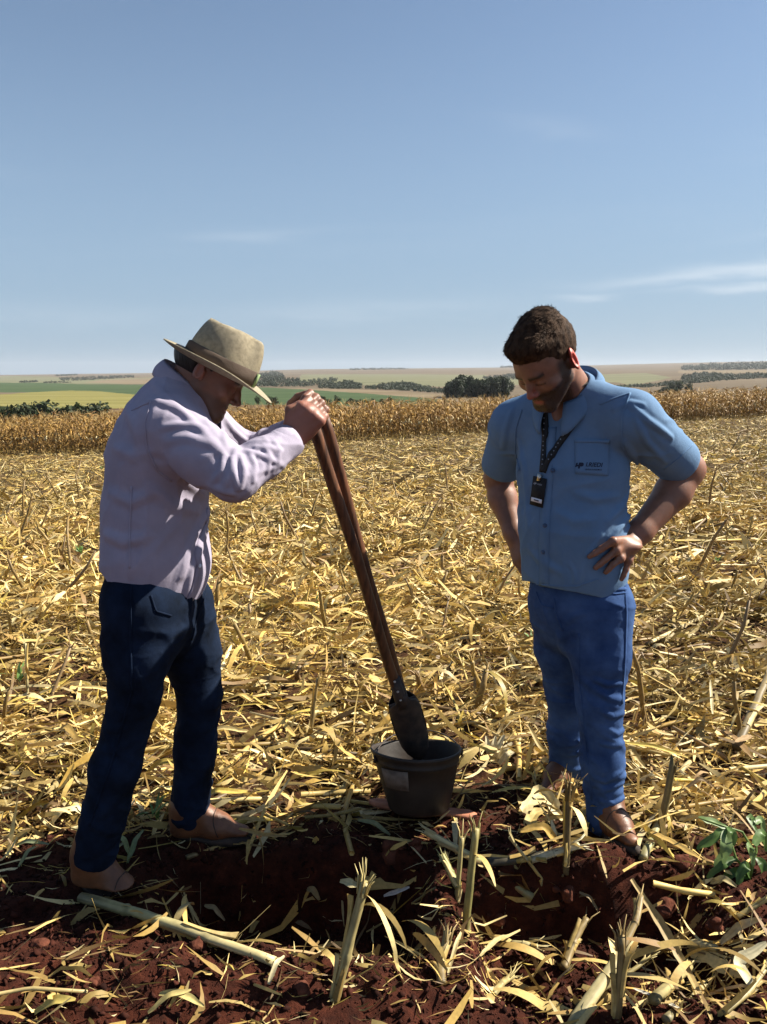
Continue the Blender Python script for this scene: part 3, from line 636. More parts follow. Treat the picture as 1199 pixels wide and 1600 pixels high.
class Shape:
    """union of pieces; each piece has a box so that far points skip it"""
    def __init__(s): s.items = []
    def add(s, fn, pts, rad, k=.02, op='u'):
        pts = np.asarray(pts, float).reshape(-1, 3); s.items.append((fn, pts.min(0) - rad, pts.max(0) + rad, k, op)); return s
    def cap(s, a, b, ra, rb=None, k=.02, op='u'):
        rb = ra if rb is None else rb; return s.add(lambda P: cap_(P, a, b, ra, rb), [a, b], max(ra, rb) + .05, k, op)
    def chain(s, pts, rad, k=.02, kin=None):
        for i in range(len(pts) - 1): s.cap(pts[i], pts[i + 1], rad[i], rad[i + 1], k if i == 0 or kin is None else kin)
        return s
    def ell(s, c, r, M=None, k=.02, op='u'): return s.add(lambda P: ell_(P, c, r, M), [c], max(r) + .05, k, op)
    def sweep(s, pts, ra, rb, U_, k=.02, ki=.03): return s.add(lambda P: sweep_(P, pts, ra, rb, U_, ki), pts, max(max(ra), max(rb)) + .06, k)
    def disp(s, fn, pts, rad): return s.add(fn, pts, rad, 0, 'd')
    def __call__(s, P):
        P = np.asarray(P, f32); d = np.full(len(P), .25, f32)
        if len(P) == 0: return d
        pmin, pmax = P.min(0), P.max(0)
        for fn, lo, hi, k, op in s.items:
            if (pmax < lo).any() or (pmin > hi).any(): continue
            m = np.all((P > lo) & (P < hi), axis=1)
            if not m.any(): continue
            if m.all(): m = slice(None)
            e = fn(P[m])
            if op == 'u': d[m] = smin(d[m], e, k)
            elif op == 's': d[m] = smax(d[m], -e, k)
            elif op == 'i': d[m] = smax(d[m], e, k)
            elif op == 'd': d[m] = d[m] + e
        return d.astype(f32)
    def bounds(s):
        it = [i for i in s.items if i[4] == 'u']; return np.min([i[1] for i in it], 0), np.max([i[2] for i in it], 0)
def ridge(pts, amp, wd):
    """a fold: raised line along pts, fading at its ends"""
    pts = np.asarray(pts, float); n = len(pts)
    def fn(P):
        best = np.full(len(P), 9., f32); am = np.zeros(len(P), f32)
        for i in range(n - 1):
            a, b = _v(pts[i]), _v(pts[i + 1]); ba = b - a; t = np.clip((P - a) @ ba / float(ba @ ba + 1e-9), 0, 1); d = np.linalg.norm(P - a - t[:, None] * ba, axis=1)
            g_ = (i + t) / (n - 1); m = d < best; best = np.where(m, d, best); am = np.where(m, np.sin(np.pi * np.clip(.08 + .84 * g_, 0, 1)) ** .7, am)
        return -amp * am * (np.exp(-(best / (wd * .70)) ** 1.2) - .15 * np.exp(-((best - wd * 1.5) / wd) ** 2))
    return fn
def crumple(sc, amp, seed, stretch=(1, 1, 1)):
    """crisp little creases over cloth"""
    st = np.asarray(stretch, f32)
    def fn(P):
        w_ = vnoise(P * sc * .45 + seed)[:, None] * np.array([.9, -.9, .7], f32); q = P * sc * st + w_ + seed
        a = 1 - np.abs(vnoise(q)); b = 1 - np.abs(vnoise(q * 2.1 + 4)); m = .5 + .5 * vnoise(P * sc * .3 + seed * 2)
        return (-amp * m * (a ** 8 + .35 * b ** 7)).astype(f32)
    return fn
def polygonise(f, h, lo=None, hi=None, B=8):
    """surface of f=0 as quads (dual grid), evaluated only near the surface"""
    if lo is None: lo, hi = f.bounds()
    lo = np.asarray(lo, float); n = np.ceil((np.asarray(hi) - lo) / (h * B)).astype(int) + 1
    I = np.stack(np.meshgrid(*[np.arange(k) for k in n], indexing='ij'), -1).reshape(-1, 3)
    C = lo + (I + .5) * h * B; d = np.concatenate([f(C[q:q + 600]) for q in range(0, len(C), 600)]); I = I[np.abs(d) < h * B * 1.35 + .012]
    loc = np.stack(np.meshgrid(*[np.arange(B + 1)] * 3, indexing='ij'), -1).reshape(-1, 3)
    vals = np.empty((len(I), (B + 1) ** 3), f32)
    for s in range(0, len(I), 40):
        G = I[s:s + 40, None] * B + loc[None]; vals[s:s + 40] = f((lo + G.reshape(-1, 3) * h).astype(f32)).reshape(len(G), -1)
    ok = (vals.min(1) < 0) & (vals.max(1) > 0); I = I[ok]; V = vals[ok].reshape(-1, B + 1, B + 1, B + 1)
    ins = V < 0; cn = None; cs = np.zeros(V[:, :-1, :-1, :-1].shape, np.int8)
    sl = [slice(0, -1), slice(1, None)]
    for a in (0, 1):
        for b in (0, 1):
            for c in (0, 1): cs += ins[:, sl[a], sl[b], sl[c]]
    act = np.argwhere((cs > 0) & (cs < 8)); bi, l3 = act[:, 0], act[:, 1:]
    corner = {(a, b, c): V[bi, l3[:, 0] + a, l3[:, 1] + b, l3[:, 2] + c] for a in (0, 1) for b in (0, 1) for c in (0, 1)}
    acc = np.zeros((len(act), 3)); cnt = np.zeros(len(act))
    keys = list(corner)
    for p in keys:
        for ax in range(3):
            if p[ax] == 0:
                q = list(p); q[ax] = 1; a, b = corner[p], corner[tuple(q)]; m = (a < 0) != (b < 0)
                t = np.where(m, a / np.where(a - b == 0, 1, a - b), 0); pos = np.tile(np.array(p, float), (len(act), 1)); pos[:, ax] += t
                acc += pos * m[:, None]; cnt += m
    gcell = I[bi] * B + l3; verts = lo + (gcell + acc / np.maximum(cnt, 1)[:, None]) * h
    N = (n + 1) * B; key = (gcell[:, 0] * N[1] + gcell[:, 1]) * N[2] + gcell[:, 2]
    o = np.argsort(key); ks = key[o]; quads = []
    def find(gc):
        k = (gc[:, 0] * N[1] + gc[:, 1]) * N[2] + gc[:, 2]; j = np.clip(np.searchsorted(ks, k), 0, len(ks) - 1); return np.where(ks[j] == k, o[j], -1)
    for ax in range(3):
        s0 = [slice(None)] + [slice(0, B)] * 3; s1 = list(s0); s1[ax + 1] = slice(1, B + 1)
        a, b = ins[tuple(s0)], ins[tuple(s1)]; e = np.argwhere(a != b); gc = I[e[:, 0]] * B + e[:, 1:]; flip = a[tuple(e.T)]
        u, v = (ax + 1) % 3, (ax + 2) % 3; du = np.zeros(3, int); du[u] = 1; dv = np.zeros(3, int); dv[v] = 1
        q = np.stack([find(gc - du - dv), find(gc - dv), find(gc), find(gc - du)], -1); m = (q >= 0).all(1); q = q[m]; fl_ = flip[m]
        q[~fl_] = q[~fl_][:, ::-1]; quads.append(q)
    F = np.concatenate(quads)
    # one light relaxing pass takes the grid's stair-steps out
    nb = np.zeros_like(verts); c = np.zeros(len(verts))
    for k in range(4):
        a, b = F[:, k], F[:, (k + 1) % 4]
        for ax in range(3): nb[:, ax] += np.bincount(a, verts[b, ax], len(verts)) + np.bincount(b, verts[a, ax], len(verts))
        c += np.bincount(a, minlength=len(verts)) + np.bincount(b, minlength=len(verts))
    verts = np.where(c[:, None] > 0, verts * .55 + .45 * nb / np.maximum(c, 1)[:, None], verts)
    return verts, F
def grad(f, P, e=.004):
    P = np.asarray(P, float).reshape(-1, 3); g_ = np.stack([f(P + e * np.eye(3)[k]) - f(P - e * np.eye(3)[k]) for k in range(3)], -1); return g_ / (np.linalg.norm(g_, axis=1)[:, None] + 1e-9)
def hits(f, px, py, t0=1.2, t1=3.4):
    """points where sight lines through photo pixels meet a shape; misses fall on the nearest approach"""
    px, py = np.broadcast_arrays(np.asarray(px, float), np.asarray(py, float)); D = ray(px.ravel(), py.ravel()); D /= np.linalg.norm(D, axis=1)[:, None]
    ts = np.linspace(t0, t1, 240); n = len(D); v = f((CAM + ts[None, :, None] * D[:, None]).reshape(-1, 3)).reshape(n, -1)
    k = np.argmax(v < 0, 1); miss = ~(v < 0).any(1) | (k == 0); k = np.maximum(k, 1); a, b = ts[k - 1], ts[k]
    for _ in range(13):
        c = .5 * (a + b); m = f(CAM + c[:, None] * D) < 0; b = np.where(m, c, b); a = np.where(m, a, c)
    t = np.where(miss, ts[np.argmin(v, 1)], b)
    return (CAM + t[:, None] * D).reshape(px.shape + (3,))
def on_surface(f, P, off):
    """pull points onto the surface and lift them by off"""
    P = np.asarray(P, float); sh = P.shape; Q = P.reshape(-1, 3).copy()
    for _ in range(3): Q -= grad(f, Q) * f(Q)[:, None]
    return (Q + grad(f, Q, .008) * off).reshape(sh)
def grid_faces(nu, nv, closed=False):
    i = np.arange(nu - 1)[:, None] * nv; j = np.arange(nv if closed else nv - 1)[None]; k = (j + 1) % nv
    return np.stack([i + j, i + k, i + nv + k, i + nv + j], -1).reshape(-1, 4)
def slab(top, thick_dir):
    """give a grid of points (nu,nv,3) a thickness: second layer and side walls"""
    nu, nv = top.shape[:2]; V = np.concatenate([top.reshape(-1, 3), (top + thick_dir).reshape(-1, 3)]); F = grid_faces(nu, nv); n = nu * nv
    r = np.concatenate([np.arange(nv), np.arange(1, nu) * nv + nv - 1, (nu - 1) * nv + np.arange(nv - 2, -1, -1), np.arange(nu - 2, 0, -1) * nv]); s = np.roll(r, -1)
    return V, np.concatenate([F, F[:, ::-1] + n, np.stack([r, r + n, s + n, s], -1)])
def patch(f, q, nu, nv, off, thick=.002):
    """cloth patch lying on a shape: q = 4 photo corners (tl, tr, br, bl)"""
    q = np.asarray(q, float); u = np.linspace(0, 1, nu)[:, None, None]; v = np.linspace(0, 1, nv)[None, :, None]
    pp = (q[0] * (1 - v) + q[1] * v) * (1 - u) + (q[3] * (1 - v) + q[2] * v) * u
    S = hits(f, pp[..., 0], pp[..., 1]); n = grad(f, S, .01).reshape(S.shape); return slab(S + n * off, -n * (thick + off))
def strip(f, pts, wid, off, n=24, thick=.002):
    """band along photo points lying on a shape"""
    pts = np.asarray(pts, float); s = np.linspace(0, len(pts) - 1, n); px = np.interp(s, range(len(pts)), pts[:, 0]); py = np.interp(s, range(len(pts)), pts[:, 1])
    C = hits(f, px, py); N = grad(f, C, .015); T = np.gradient(C, axis=0); T /= np.linalg.norm(T, axis=1)[:, None]; A = np.cross(T, N); A /= np.linalg.norm(A, axis=1)[:, None]
    w_ = np.broadcast_to(wid, (n,))[:, None]; G_ = np.stack([C - A * w_ / 2, C, C + A * w_ / 2], 1); G_ = on_surface(f, G_, off) ; N3 = np.repeat(N[:, None], 3, 1)
    return slab(G_, -N3 * (thick + off))
def disc(c, n, r, h, k=14):
    n = nrm(n); V, F = tube([c - n * .002, c + n * h, c + n * h], [r, r, r * .8], k); return V, F
def fingers(S, knuck, dirs, lens, curls, bendax, rad=(.0095, .0088, .0078, .0068), k=.004, kp=.010):
    """each finger: knuckle, direction, three bends about bendax"""
    for q, d, L, cu, ax in zip(knuck, dirs, lens, curls, bendax):
        p = np.asarray(q, float); d = Vector(nrm(d)); a = Vector(nrm(ax)); pts = [p]
        for Lk, ck in zip(L, cu):
            d = Matrix.Rotation(R(ck), 3, a) @ d; pts.append(pts[-1] + np.array(d) * Lk)
        S.chain(pts, rad, kp, k)
    return S
# ------------------------------------------------------------------ people: materials
def skin_mat(name, base, beard_c, red):
    m, t, b = mat(name)
    tc = nd(t, 'ShaderNodeTexCoord'); n = nd(t, 'ShaderNodeTexNoise', i_Scale=35.0, i_Detail=5.0); t.links.new(tc.outputs['Object'], n.inputs['Vector'])
    c = ramp(t, n.outputs['Fac'], [(.3, tuple(x * .82 for x in base)), (.7, tuple(x * 1.12 for x in base))])
    for an, cc in (('flush_backlight', red), ('beard', beard_c)):
        a = nd(t, 'ShaderNodeAttribute', attribute_name=an); mx = nd(t, 'ShaderNodeMix', data_type='RGBA')
        t.links.new(a.outputs['Fac'], mx.inputs[0]); t.links.new(c, mx.inputs[6]); mx.inputs[7].default_value = (*cc, 1); c = mx.outputs[2]
    t.links.new(c, b.inputs['Base Color']); b.inputs['Roughness'].default_value = .48; b.inputs['Specular IOR Level'].default_value = .4
    b.inputs['Subsurface Weight'].default_value = .35; b.inputs['Subsurface Radius'].default_value = (1.0, .35, .18); b.inputs['Subsurface Scale'].default_value = .010
    n2_ = nd(t, 'ShaderNodeTexNoise', i_Scale=420.0, i_Detail=3.0); t.links.new(tc.outputs['Object'], n2_.inputs['Vector']); bump(t, b, n2_.outputs['Fac'], .25, .0012)
    return m
def cloth_mat(name, c1, c2, weave=900., rough=.85, blotch=14., sheen=.15, wv=.25, transl=0.0):
    m, t, b = mat(name); tc = nd(t, 'ShaderNodeTexCoord')
    n = nd(t, 'ShaderNodeTexNoise', i_Scale=blotch, i_Detail=6.0, i_Roughness=.6); t.links.new(tc.outputs['Object'], n.inputs['Vector'])
    t.links.new(ramp(t, n.outputs['Fac'], [(.32, c1), (.68, c2)]), b.inputs['Base Color']); b.inputs['Roughness'].default_value = rough; b.inputs['Specular IOR Level'].default_value = .06
    w1 = nd(t, 'ShaderNodeTexNoise', i_Scale=weave, i_Detail=2.0); t.links.new(tc.outputs['Object'], w1.inputs['Vector'])
    w2 = nd(t, 'ShaderNodeTexNoise', i_Scale=55.0, i_Detail=4.0); t.links.new(tc.outputs['Object'], w2.inputs['Vector'])
    ad = nd(t, 'ShaderNodeMath', operation='MULTIPLY_ADD'); t.links.new(w2.outputs['Fac'], ad.inputs[0]); ad.inputs[1].default_value = 2.0; t.links.new(w1.outputs['Fac'], ad.inputs[2])
    bump(t, b, ad.outputs[0], wv, .003)
    return m
m_skinA = skin_mat('skin_tanned', (.19, .085, .054), (.035, .035, .028), (.42, .16, .12))
m_skinB = skin_mat('skin_light', (.235, .112, .072), (.022, .018, .014), (.50, .075, .055))
m_shirtA = cloth_mat('lilac_cotton', (.295, .268, .340), (.345, .312, .395))
m_shirtB = cloth_mat('chambray_blue', (.112, .192, .315), (.135, .222, .355))
m_jeansA = cloth_mat('dark_denim', (.0045, .007, .013), (.011, .020, .045), 700, .9, 10)
m_jeansB = cloth_mat('blue_denim', (.020, .044, .125), (.058, .110, .25), 700, .9, 9)
m_hairA = noise_mat('black_hair', (.010, .008, .007), (.025, .020, .016), 60, .5, bumpv=.6, bdist=.004, bscale=160, stretch=(1, 1, .3))
m_hairB = noise_mat('brown_hair', (.022, .011, .006), (.066, .036, .020), 70, .8, spec=.12, bumpv=.6, bdist=.004, bscale=180, stretch=(1, 1, .35))
m_boot = noise_mat('brown_leather', (.10, .036, .014), (.17, .064, .025), 18, .5, bumpv=.15, spec=.5)
m_sole = noise_mat('dark_sole', (.03, .022, .018), (.06, .04, .03), 30, .8)
m_black = noise_mat('black_webbing', (.010, .010, .011), (.02, .02, .022), 80, .7, bumpv=.3, bdist=.002, bscale=500)
m_grey = noise_mat('grey_print', (.22, .25, .30), (.30, .33, .38), 80, .7, bumpv=0)
m_navy = noise_mat('navy_thread', (.014, .018, .040), (.022, .028, .055), 200, .8, bumpv=.4, bdist=.001, bscale=600)
m_button = noise_mat('blue_button', (.035, .06, .12), (.05, .085, .16), 50, .35, bumpv=0, spec=.5)
m_white = noise_mat('white_card', (.70, .70, .74), (.78, .78, .82), 20, .6, bumpv=0)
m_metal, _t, _b = mat('clip_metal'); _b.inputs['Base Color'].default_value = (.62, .56, .48, 1); _b.inputs['Metallic'].default_value = 1; _b.inputs['Roughness'].default_value = .3
def solid(name, S, h, material, parent, attrs=None, lo=None, hi=None):
    V, F = polygonise(S, h, lo, hi); return link(name, make_mesh(name, V, F, True, attrs=attrs(V) if attrs else None), material, parent)
def frame(fwd, pitch):
    """rows: left, forward, up of a head or hand turned to fwd (x,y) and tipped down by pitch"""
    f = nrm([fwd[0], fwd[1], 0]); up = np.array([0, 0, 1.0]); y = nrm(f * math.cos(pitch) - up * math.sin(pitch)); z = nrm(f * math.sin(pitch) + up * math.cos(pitch)); return np.stack([np.cross(z, y) * -1 * -1 if False else np.cross(up, f), y, z])
def head_shape(S, O, M, s, ear=1.0, neck_to=None, neck_r=(.058, .066)):
    """skull, face, ears, neck. O between the ears; rows of M are left, face, up; s the size"""
    W = lambda x, y, z: O + s * (x * M[0] + y * M[1] + z * M[2])
    E = lambda c, r, k=.012, op='u', m=M: S.ell(W(*c), [q * s for q in r], m, k * s, op)
    E((0, -.006, .045), (.077, .099, .087), .01); E((0, .034, .012), (.066, .064, .076), .03)
    E((0, .046, -.042), (.046, .050, .054), .03)
    for q in (-1, 1): S.cap(W(q * .052, .012, -.040), W(q * .021, .078, -.084), .019 * s, .018 * s, .03 * s)
    S.cap(W(-.014, .084, -.088), W(.014, .084, -.088), .017 * s, .017 * s, .02 * s)
    for q in (-1, 1): E((q * .044, .066, -.014), (.022, .022, .018), .02)
    S.cap(W(-.034, .088, .026), W(.034, .088, .026), .010 * s, .010 * s, .014 * s)
    for q in (-1, 1): E((q * .032, .102, .006), (.018, .013, .0115), .012, 's')
    for q in (-1, 1): E((q * .032, .0815, .005), (.0145, .0145, .0135), .003)
    for q in (-1, 1): S.cap(W(q * .019, .0935, .0005), W(q * .046, .0865, .0000), .0028 * s, .0022 * s, .002 * s)     # lowered lid edge
    S.chain([W(0, .094, .022), W(0, .104, -.002), W(0, .117, -.023)], [.0075 * s, .0080 * s, .0105 * s], .010 * s)
    for q in (-1, 1): E((q * .0125, .106, -.028), (.0085, .010, .0075), .006)
    S.cap(W(-.018, .094, -.0525), W(.018, .094, -.0525), .0062 * s, .0062 * s, .007 * s); S.cap(W(-.015, .094, -.0640), W(.015, .094, -.0640), .0075 * s, .0075 * s, .006 * s)
    S.cap(W(-.022, .1015, -.0583), W(.022, .1015, -.0583), .0022 * s, .0022 * s, .003 * s, 's')
    for q in (-1, 1):
        er = nrm(M[0] * q * .82 - M[1] * .5); em = np.stack([er, np.cross(M[2], er), M[2]])
        E((q * .0855, -.012, .004), (.0075, .020 * ear, .034 * ear), .006, 'u', em)
        E((q * .0925, -.006, .005), (.006, .011, .021), .004, 's', em)
        E((q * .079, .000, -.004), (.010, .008, .016), .008)
    if neck_to is not None: S.chain([W(0, -.022, -.025), neck_to[0], neck_to[1]], [neck_r[0] * s, neck_r[0], neck_r[1]], .025, .03)
    return W
def blades(name, V, F, keep, fdir, L, wd, n, material, parent, seed, lift=.5, jit=.35):
    """short hair strands rooted on a surface"""
    g = np.random.default_rng(seed); nf = np.cross(V[F[:, 2]] - V[F[:, 0]], V[F[:, 3]] - V[F[:, 1]]); nf /= np.linalg.norm(nf, axis=1)[:, None] + 1e-9
    c = V[F].mean(1); ok = np.nonzero(keep(c, nf))[0]; k = g.choice(ok, n); r4 = g.dirichlet([1, 1, 1, 1], n); P = (V[F[k]] * r4[..., None]).sum(1); N = nf[k]
    T = fdir(P, N) + g.normal(size=(n, 3)) * jit; T -= (T * N).sum(1)[:, None] * N; T /= np.linalg.norm(T, axis=1)[:, None] + 1e-9
    D = T + N * lift * g.uniform(.5, 1.4, n)[:, None]; D /= np.linalg.norm(D, axis=1)[:, None]; Sd = np.cross(D, N); Sd /= np.linalg.norm(Sd, axis=1)[:, None] + 1e-9
    l = L * g.uniform(.55, 1.25, n)[:, None]; w_ = wd * g.uniform(.6, 1.2, n)[:, None]; P = P - N * .001
    m = P + D * l * .55 + N * l * .08; e = P + D * l - N * l * .10
    X = np.stack([P - Sd * w_, P + Sd * w_, m + Sd * w_ * .7, m - Sd * w_ * .7, e], 1).reshape(-1, 3); b_ = np.arange(n)[:, None] * 5
    return link(name, make_mesh(name, X, [b_ + np.array([[0, 1, 2, 3]]), b_ + np.array([[3, 2, 4]])]), material, parent)
def collar(name, O, Lx, Fx, Ux, ra, rb, h, fall, point, material, parent, open_=.30, tilt=.0, yo=0.0, flare=.018, n=40):
    """turned-down shirt collar around a neck: stand, fold and pointed fall, with its own thickness"""
    th = np.linspace(open_, 2 * np.pi - open_, n); rows = []
    fr = sstep(1.9, .35, np.minimum(th - open_, 2 * np.pi - open_ - th) + open_)          # 1 at the two front ends
    dirs = np.sin(th)[:, None] * Lx * ra + np.cos(th)[:, None] * Fx * rb; out = dirs / np.linalg.norm(dirs, axis=1)[:, None]
    zb = -tilt * np.cos(th)[:, None] * Ux
    base = O + dirs + zb + yo * Fx
    for t in np.linspace(0, 1, 4): rows.append(base + Ux * h * t * (1 - .45 * fr)[:, None] + out * (.004 * t))
    for t in np.linspace(.12, 1, 7):
        f3 = fr[:, None] ** 2.6; lo = fall * (1 - f3) + (fall + point) * f3
        rows.append(base + Ux * (h * (1 - .45 * fr)[:, None] - lo * t * .92) + out * (.006 + flare * np.sin(t * 1.9)) + Fx * (.012 * fr[:, None] * t))
    G_ = np.stack(rows, 0); nn = np.cross(np.gradient(G_, axis=1), np.gradient(G_, axis=0)); nn /= np.linalg.norm(nn, axis=2)[..., None] + 1e-9
    V, F = slab(G_, nn * .0022); return link(name, make_mesh(name, V, F), material, parent)
def text_curve(body, size):
    c = bpy.data.curves.new('t', 'FONT'); c.body = body; c.size = size; c.shear = .25; c.offset = size * .018; c.resolution_u = 3
    o = bpy.data.objects.new('t', c); col.objects.link(o); dg = bpy.context.evaluated_depsgraph_get(); me = bpy.data.meshes.new_from_object(o.evaluated_get(dg))
    V = np.array([v.co[:2] for v in me.vertices]); F = [tuple(p.vertices) for p in me.polygons]; bpy.data.objects.remove(o); bpy.data.curves.remove(c); bpy.data.meshes.remove(me); return V, F
def flat_mesh(name, V, F, material, parent):
    me = bpy.data.meshes.new(name); me.from_pydata([tuple(v) for v in V], [], F); me.update(); return link(name, me, material, parent)

def boot(parent, heel, toe, ank, wide=.040, name='boot'):
    """leather boot: foot from heel to toe, shaft up to ank"""
    heel, toe, ank = map(np.asarray, (heel, toe, ank)); d = nrm(toe - heel); up = np.array([0, 0, 1.0]); sd_ = np.cross(d, up); L = np.linalg.norm(toe - heel)
    e = empty(name, (0, 0, 0)); e.parent = parent; e.location = -Vector(parent.location)
    S = Shape(); S.sweep([heel + d * .03 + up * .042, heel + d * L * .55 + up * .040, toe - d * .028 + up * .030], [wide * .80, wide * 1.04, wide * .62], [.040, .034, .017], sd_, .01, .03)
    S.chain([heel + d * .045 + up * .05, heel + d * .05 + up * .11, ank], [.045, .047, .050], .03); S.cap(heel + d * .06 + up * .10, heel + d * L * .6 + up * .055, .040, .028, .03)
    S.add(lambda P: (_v(heel)[2] + .012) - P[:, 2], [heel, toe], .2, .006, 'i')
    for q in (.46, .52, .58): c = heel + d * L * q; S.disp(ridge([c - sd_ * .04 + up * .07, c + up * .093, c + sd_ * .04 + up * .07], .0025, .006), [c], .1)
    solid('upper', S, .005, m_boot, e)
    for q0, q1, nm in ((.40, .52, 'toe_seam'),):
        c0 = heel + d * L * .62; th_ = np.linspace(-1.5, 1.5, 15); pts_ = on_surface(S, np.stack([c0 + sd_ * .05 * math.sin(q) + up * (.03 + .06 * math.cos(q)) - d * .025 * math.cos(q) for q in th_]), .0006); V, F = tube(pts_, .0016, 5); link(nm, make_mesh(nm, V, F), m_sole, e)
    th_ = np.linspace(.25, 1, 12); pts_ = on_surface(S, np.stack([heel + d * .075 + sd_ * -.06 + up * (.015 + .12 * q) for q in th_]), .0006); V, F = tube(pts_, .0016, 5); link('side_seam', make_mesh('side_seam', V, F), m_sole, e)
    a = np.linspace(0, 2 * np.pi, 28, endpoint=False); x = (np.cos(a) * .5 + .5); wv = wide * (.95 + .16 * np.cos(a * 1) - .0) * np.sin(a)
    ring = heel + d * (x * (L + .018) - .008)[:, None] + sd_ * (wv * (1.10 - .30 * sstep(.75, 1, x)))[:, None]
    V = np.concatenate([ring, ring + up * .020, (heel + toe)[None] / 2, (heel + toe)[None] / 2 + up * .02]); j = np.arange(28); k = (j + 1) % 28
    link('sole', make_mesh('sole', V, [np.stack([j, k, k + 28, j + 28], -1), np.concatenate([np.stack([k, j, np.full(28, 56)], -1), np.stack([j + 28, k + 28, np.full(28, 57)], -1)])], False), m_sole, e)
    return e
def limb_wrinkles(a, b, rmax, amp, n, seed, t0=0., t1=1., wd=.012, span=1.6):
    """list of folds wrapping part-way round a limb from a to b"""
    g = np.random.default_rng(seed); a, b = np.asarray(a, float), np.asarray(b, float); d = nrm(b - a); u = nrm(np.cross(d, [.3, .5, .8])); v = np.cross(d, u); out = []
    for _ in range(n):
        t = g.uniform(t0, t1); ph = g.uniform(0, 6.28); sw = g.uniform(.5, 1) * span; sl = g.normal() * .05
        an = ph + np.linspace(-sw / 2, sw / 2, 5); c = a + (b - a) * t + d * (np.linspace(-1, 1, 5) * sl)[:, None]
        out.append((c + rmax * (np.cos(an)[:, None] * u + np.sin(an)[:, None] * v), amp * g.uniform(.5, 1.15), wd * g.uniform(.7, 1.3)))
    return out
def fold_px(S, base, folds):
    """folds drawn where the photo shows them, laid on the shape"""
    for pts, amp, wd in folds:
        p = np.asarray(pts, float); s = np.linspace(0, len(p) - 1, 3 * len(p)); q = hits(base, np.interp(s, range(len(p)), p[:, 0]), np.interp(s, range(len(p)), p[:, 1])); S.disp(ridge(q, amp * 2.5, wd * .85), q, .06)
def add_wrinkles(S, base, L):
    for q, amp, wd in L: q = on_surface(base, q, 0.0); S.disp(ridge(q, amp * 1.5, wd), q, .06)

# ================================================================== the man in the straw hat (left)
gA = hit_ground(215, 1350)
pA = empty('person', (float(gA[0]), 2.08, float(gA[2])))
tag(pA, 'man in straw hat and lilac shirt leaning over the digging tool', 'person')
fA = nrm([.985, .02, 0]); lA = np.array([-fA[1], fA[0], 0]); upv = np.array([0, 0, 1.0])
OA = U(322, 584, 2.10); MA = frame((.985, .10), R(33)); sA = .95
nbA = U(283, 628, 2.12)
shN, shF = U(263, 668, 1.975), U(318, 668, 2.27)
elN, elF = U(366, 748, 1.89), U(392, 712, 2.32)
wrN, wrF = U(455, 687, 2.045), U(462, 676, 2.165)
SP = [U(236, 920, 2.09), U(241, 860, 2.09), U(244, 795, 2.10), U(252, 715, 2.11), U(268, 660, 2.12), U(287, 622, 2.12)]
hipN, hipF = U(218, 945, 1.99), U(283, 945, 2.17)
knN, knF = U(211, 1090, 1.99), U(312, 1085, 2.22)
anN, anF = U(147, 1325, 1.985), U(297, 1275, 2.245)
# shirt
ra_, rb_ = [.158, .160, .165, .178, .158, .080], [.126, .127, .127, .126, .106, .068]
shA = Shape(); shA.sweep(SP, ra_, rb_, lA, .02, .05)
shA.cap(shN + (.01, .01, 0), nbA + (-.01, -.03, .0), .074, .066, .05); shA.cap(shF, nbA + (0, .03, 0), .072, .064, .05)
shA.chain([shN, shN + (elN - shN) * .55, elN], [.074, .068, .056], .035, .03)
shA.chain([elN, elN + (wrN - elN) * .5, wrN - (wrN - elN) * .10], [.055, .050, .044], .02, .02)
shA.chain([shF, elF, wrF - (wrF - elF) * .10], [.070, .055, .043], .035, .02)
shA.ell(U(288, 885, 2.10), [.06, .09, .08], None, .06)
baseA = Shape(); baseA.items = list(shA.items)
fold_px(shA, baseA, [
    ([(233, 626), (252, 629), (275, 637), (292, 648), (300, 662)], .010, .011), ([(255, 668), (275, 664), (298, 664), (318, 671)], .009, .010),
    ([(262, 690), (290, 684), (320, 690), (345, 705)], .008, .013), ([(300, 655), (330, 690), (352, 712)], .007, .012),
    ([(350, 712), (346, 735), (334, 752)], .009, .009), ([(362, 716), (366, 740), (372, 764)], .010, .008), ([(376, 712), (382, 735), (376, 764)], .009, .008),
    ([(390, 706), (399, 728), (396, 752)], .009, .008), ([(384, 705), (410, 712), (430, 722)], .008, .008), ([(400, 700), (420, 700), (440, 704)], .007, .008),
    ([(412, 695), (422, 715), (418, 738)], .007, .008), ([(428, 690), (438, 706), (434, 722)], .006, .007), ([(366, 772), (350, 768), (330, 760)], .006, .010),
    ([(370, 700), (360, 730), (352, 765)], .006, .010),
    ([(240, 720), (275, 740), (320, 775)], .007, .016), ([(235, 760), (270, 790), (310, 800)], .006, .018), ([(180, 700), (210, 712), (240, 705)], .006, .018), ([(172, 770), (205, 785), (240, 770)], .007, .018),
    ([(165, 835), (195, 848), (230, 838)], .007, .016), ([(325, 800), (300, 845), (285, 900)], .008, .016), ([(315, 850), (300, 890), (292, 930)], .008, .012), ([(200, 640), (215, 680), (225, 730)], .005, .02), ([(205, 860), (203, 885), (202, 900)], .006, .010),
    ([(240, 600), (262, 622), (285, 640)], .005, .012), ([(350, 652), (365, 672), (385, 690)], .009, .010), ([(340, 655), (350, 680), (352, 700)], .008, .010)])
add_wrinkles(shA, baseA, limb_wrinkles(elN, wrN, .050, .0035, 8, 5, .1, .7, .009) + limb_wrinkles(elF, wrF, .055, .006, 8, 6, .1, .9, .009) + limb_wrinkles(shN, elN, .07, .0045, 5, 7, .4, 1.0, .012) + limb_wrinkles(SP[0], SP[3], .17, .004, 9, 8, 0, 1, .018, 1.2))
shA.disp(crumple(8, .0085, 2., (1, 1, .55)), SP + [wrN, wrF, elN, elF], .3); shA.disp(lambda P: -.0015 * vnoise(P * 9 + 5), SP + [wrN, wrF, elN, elF], .3)
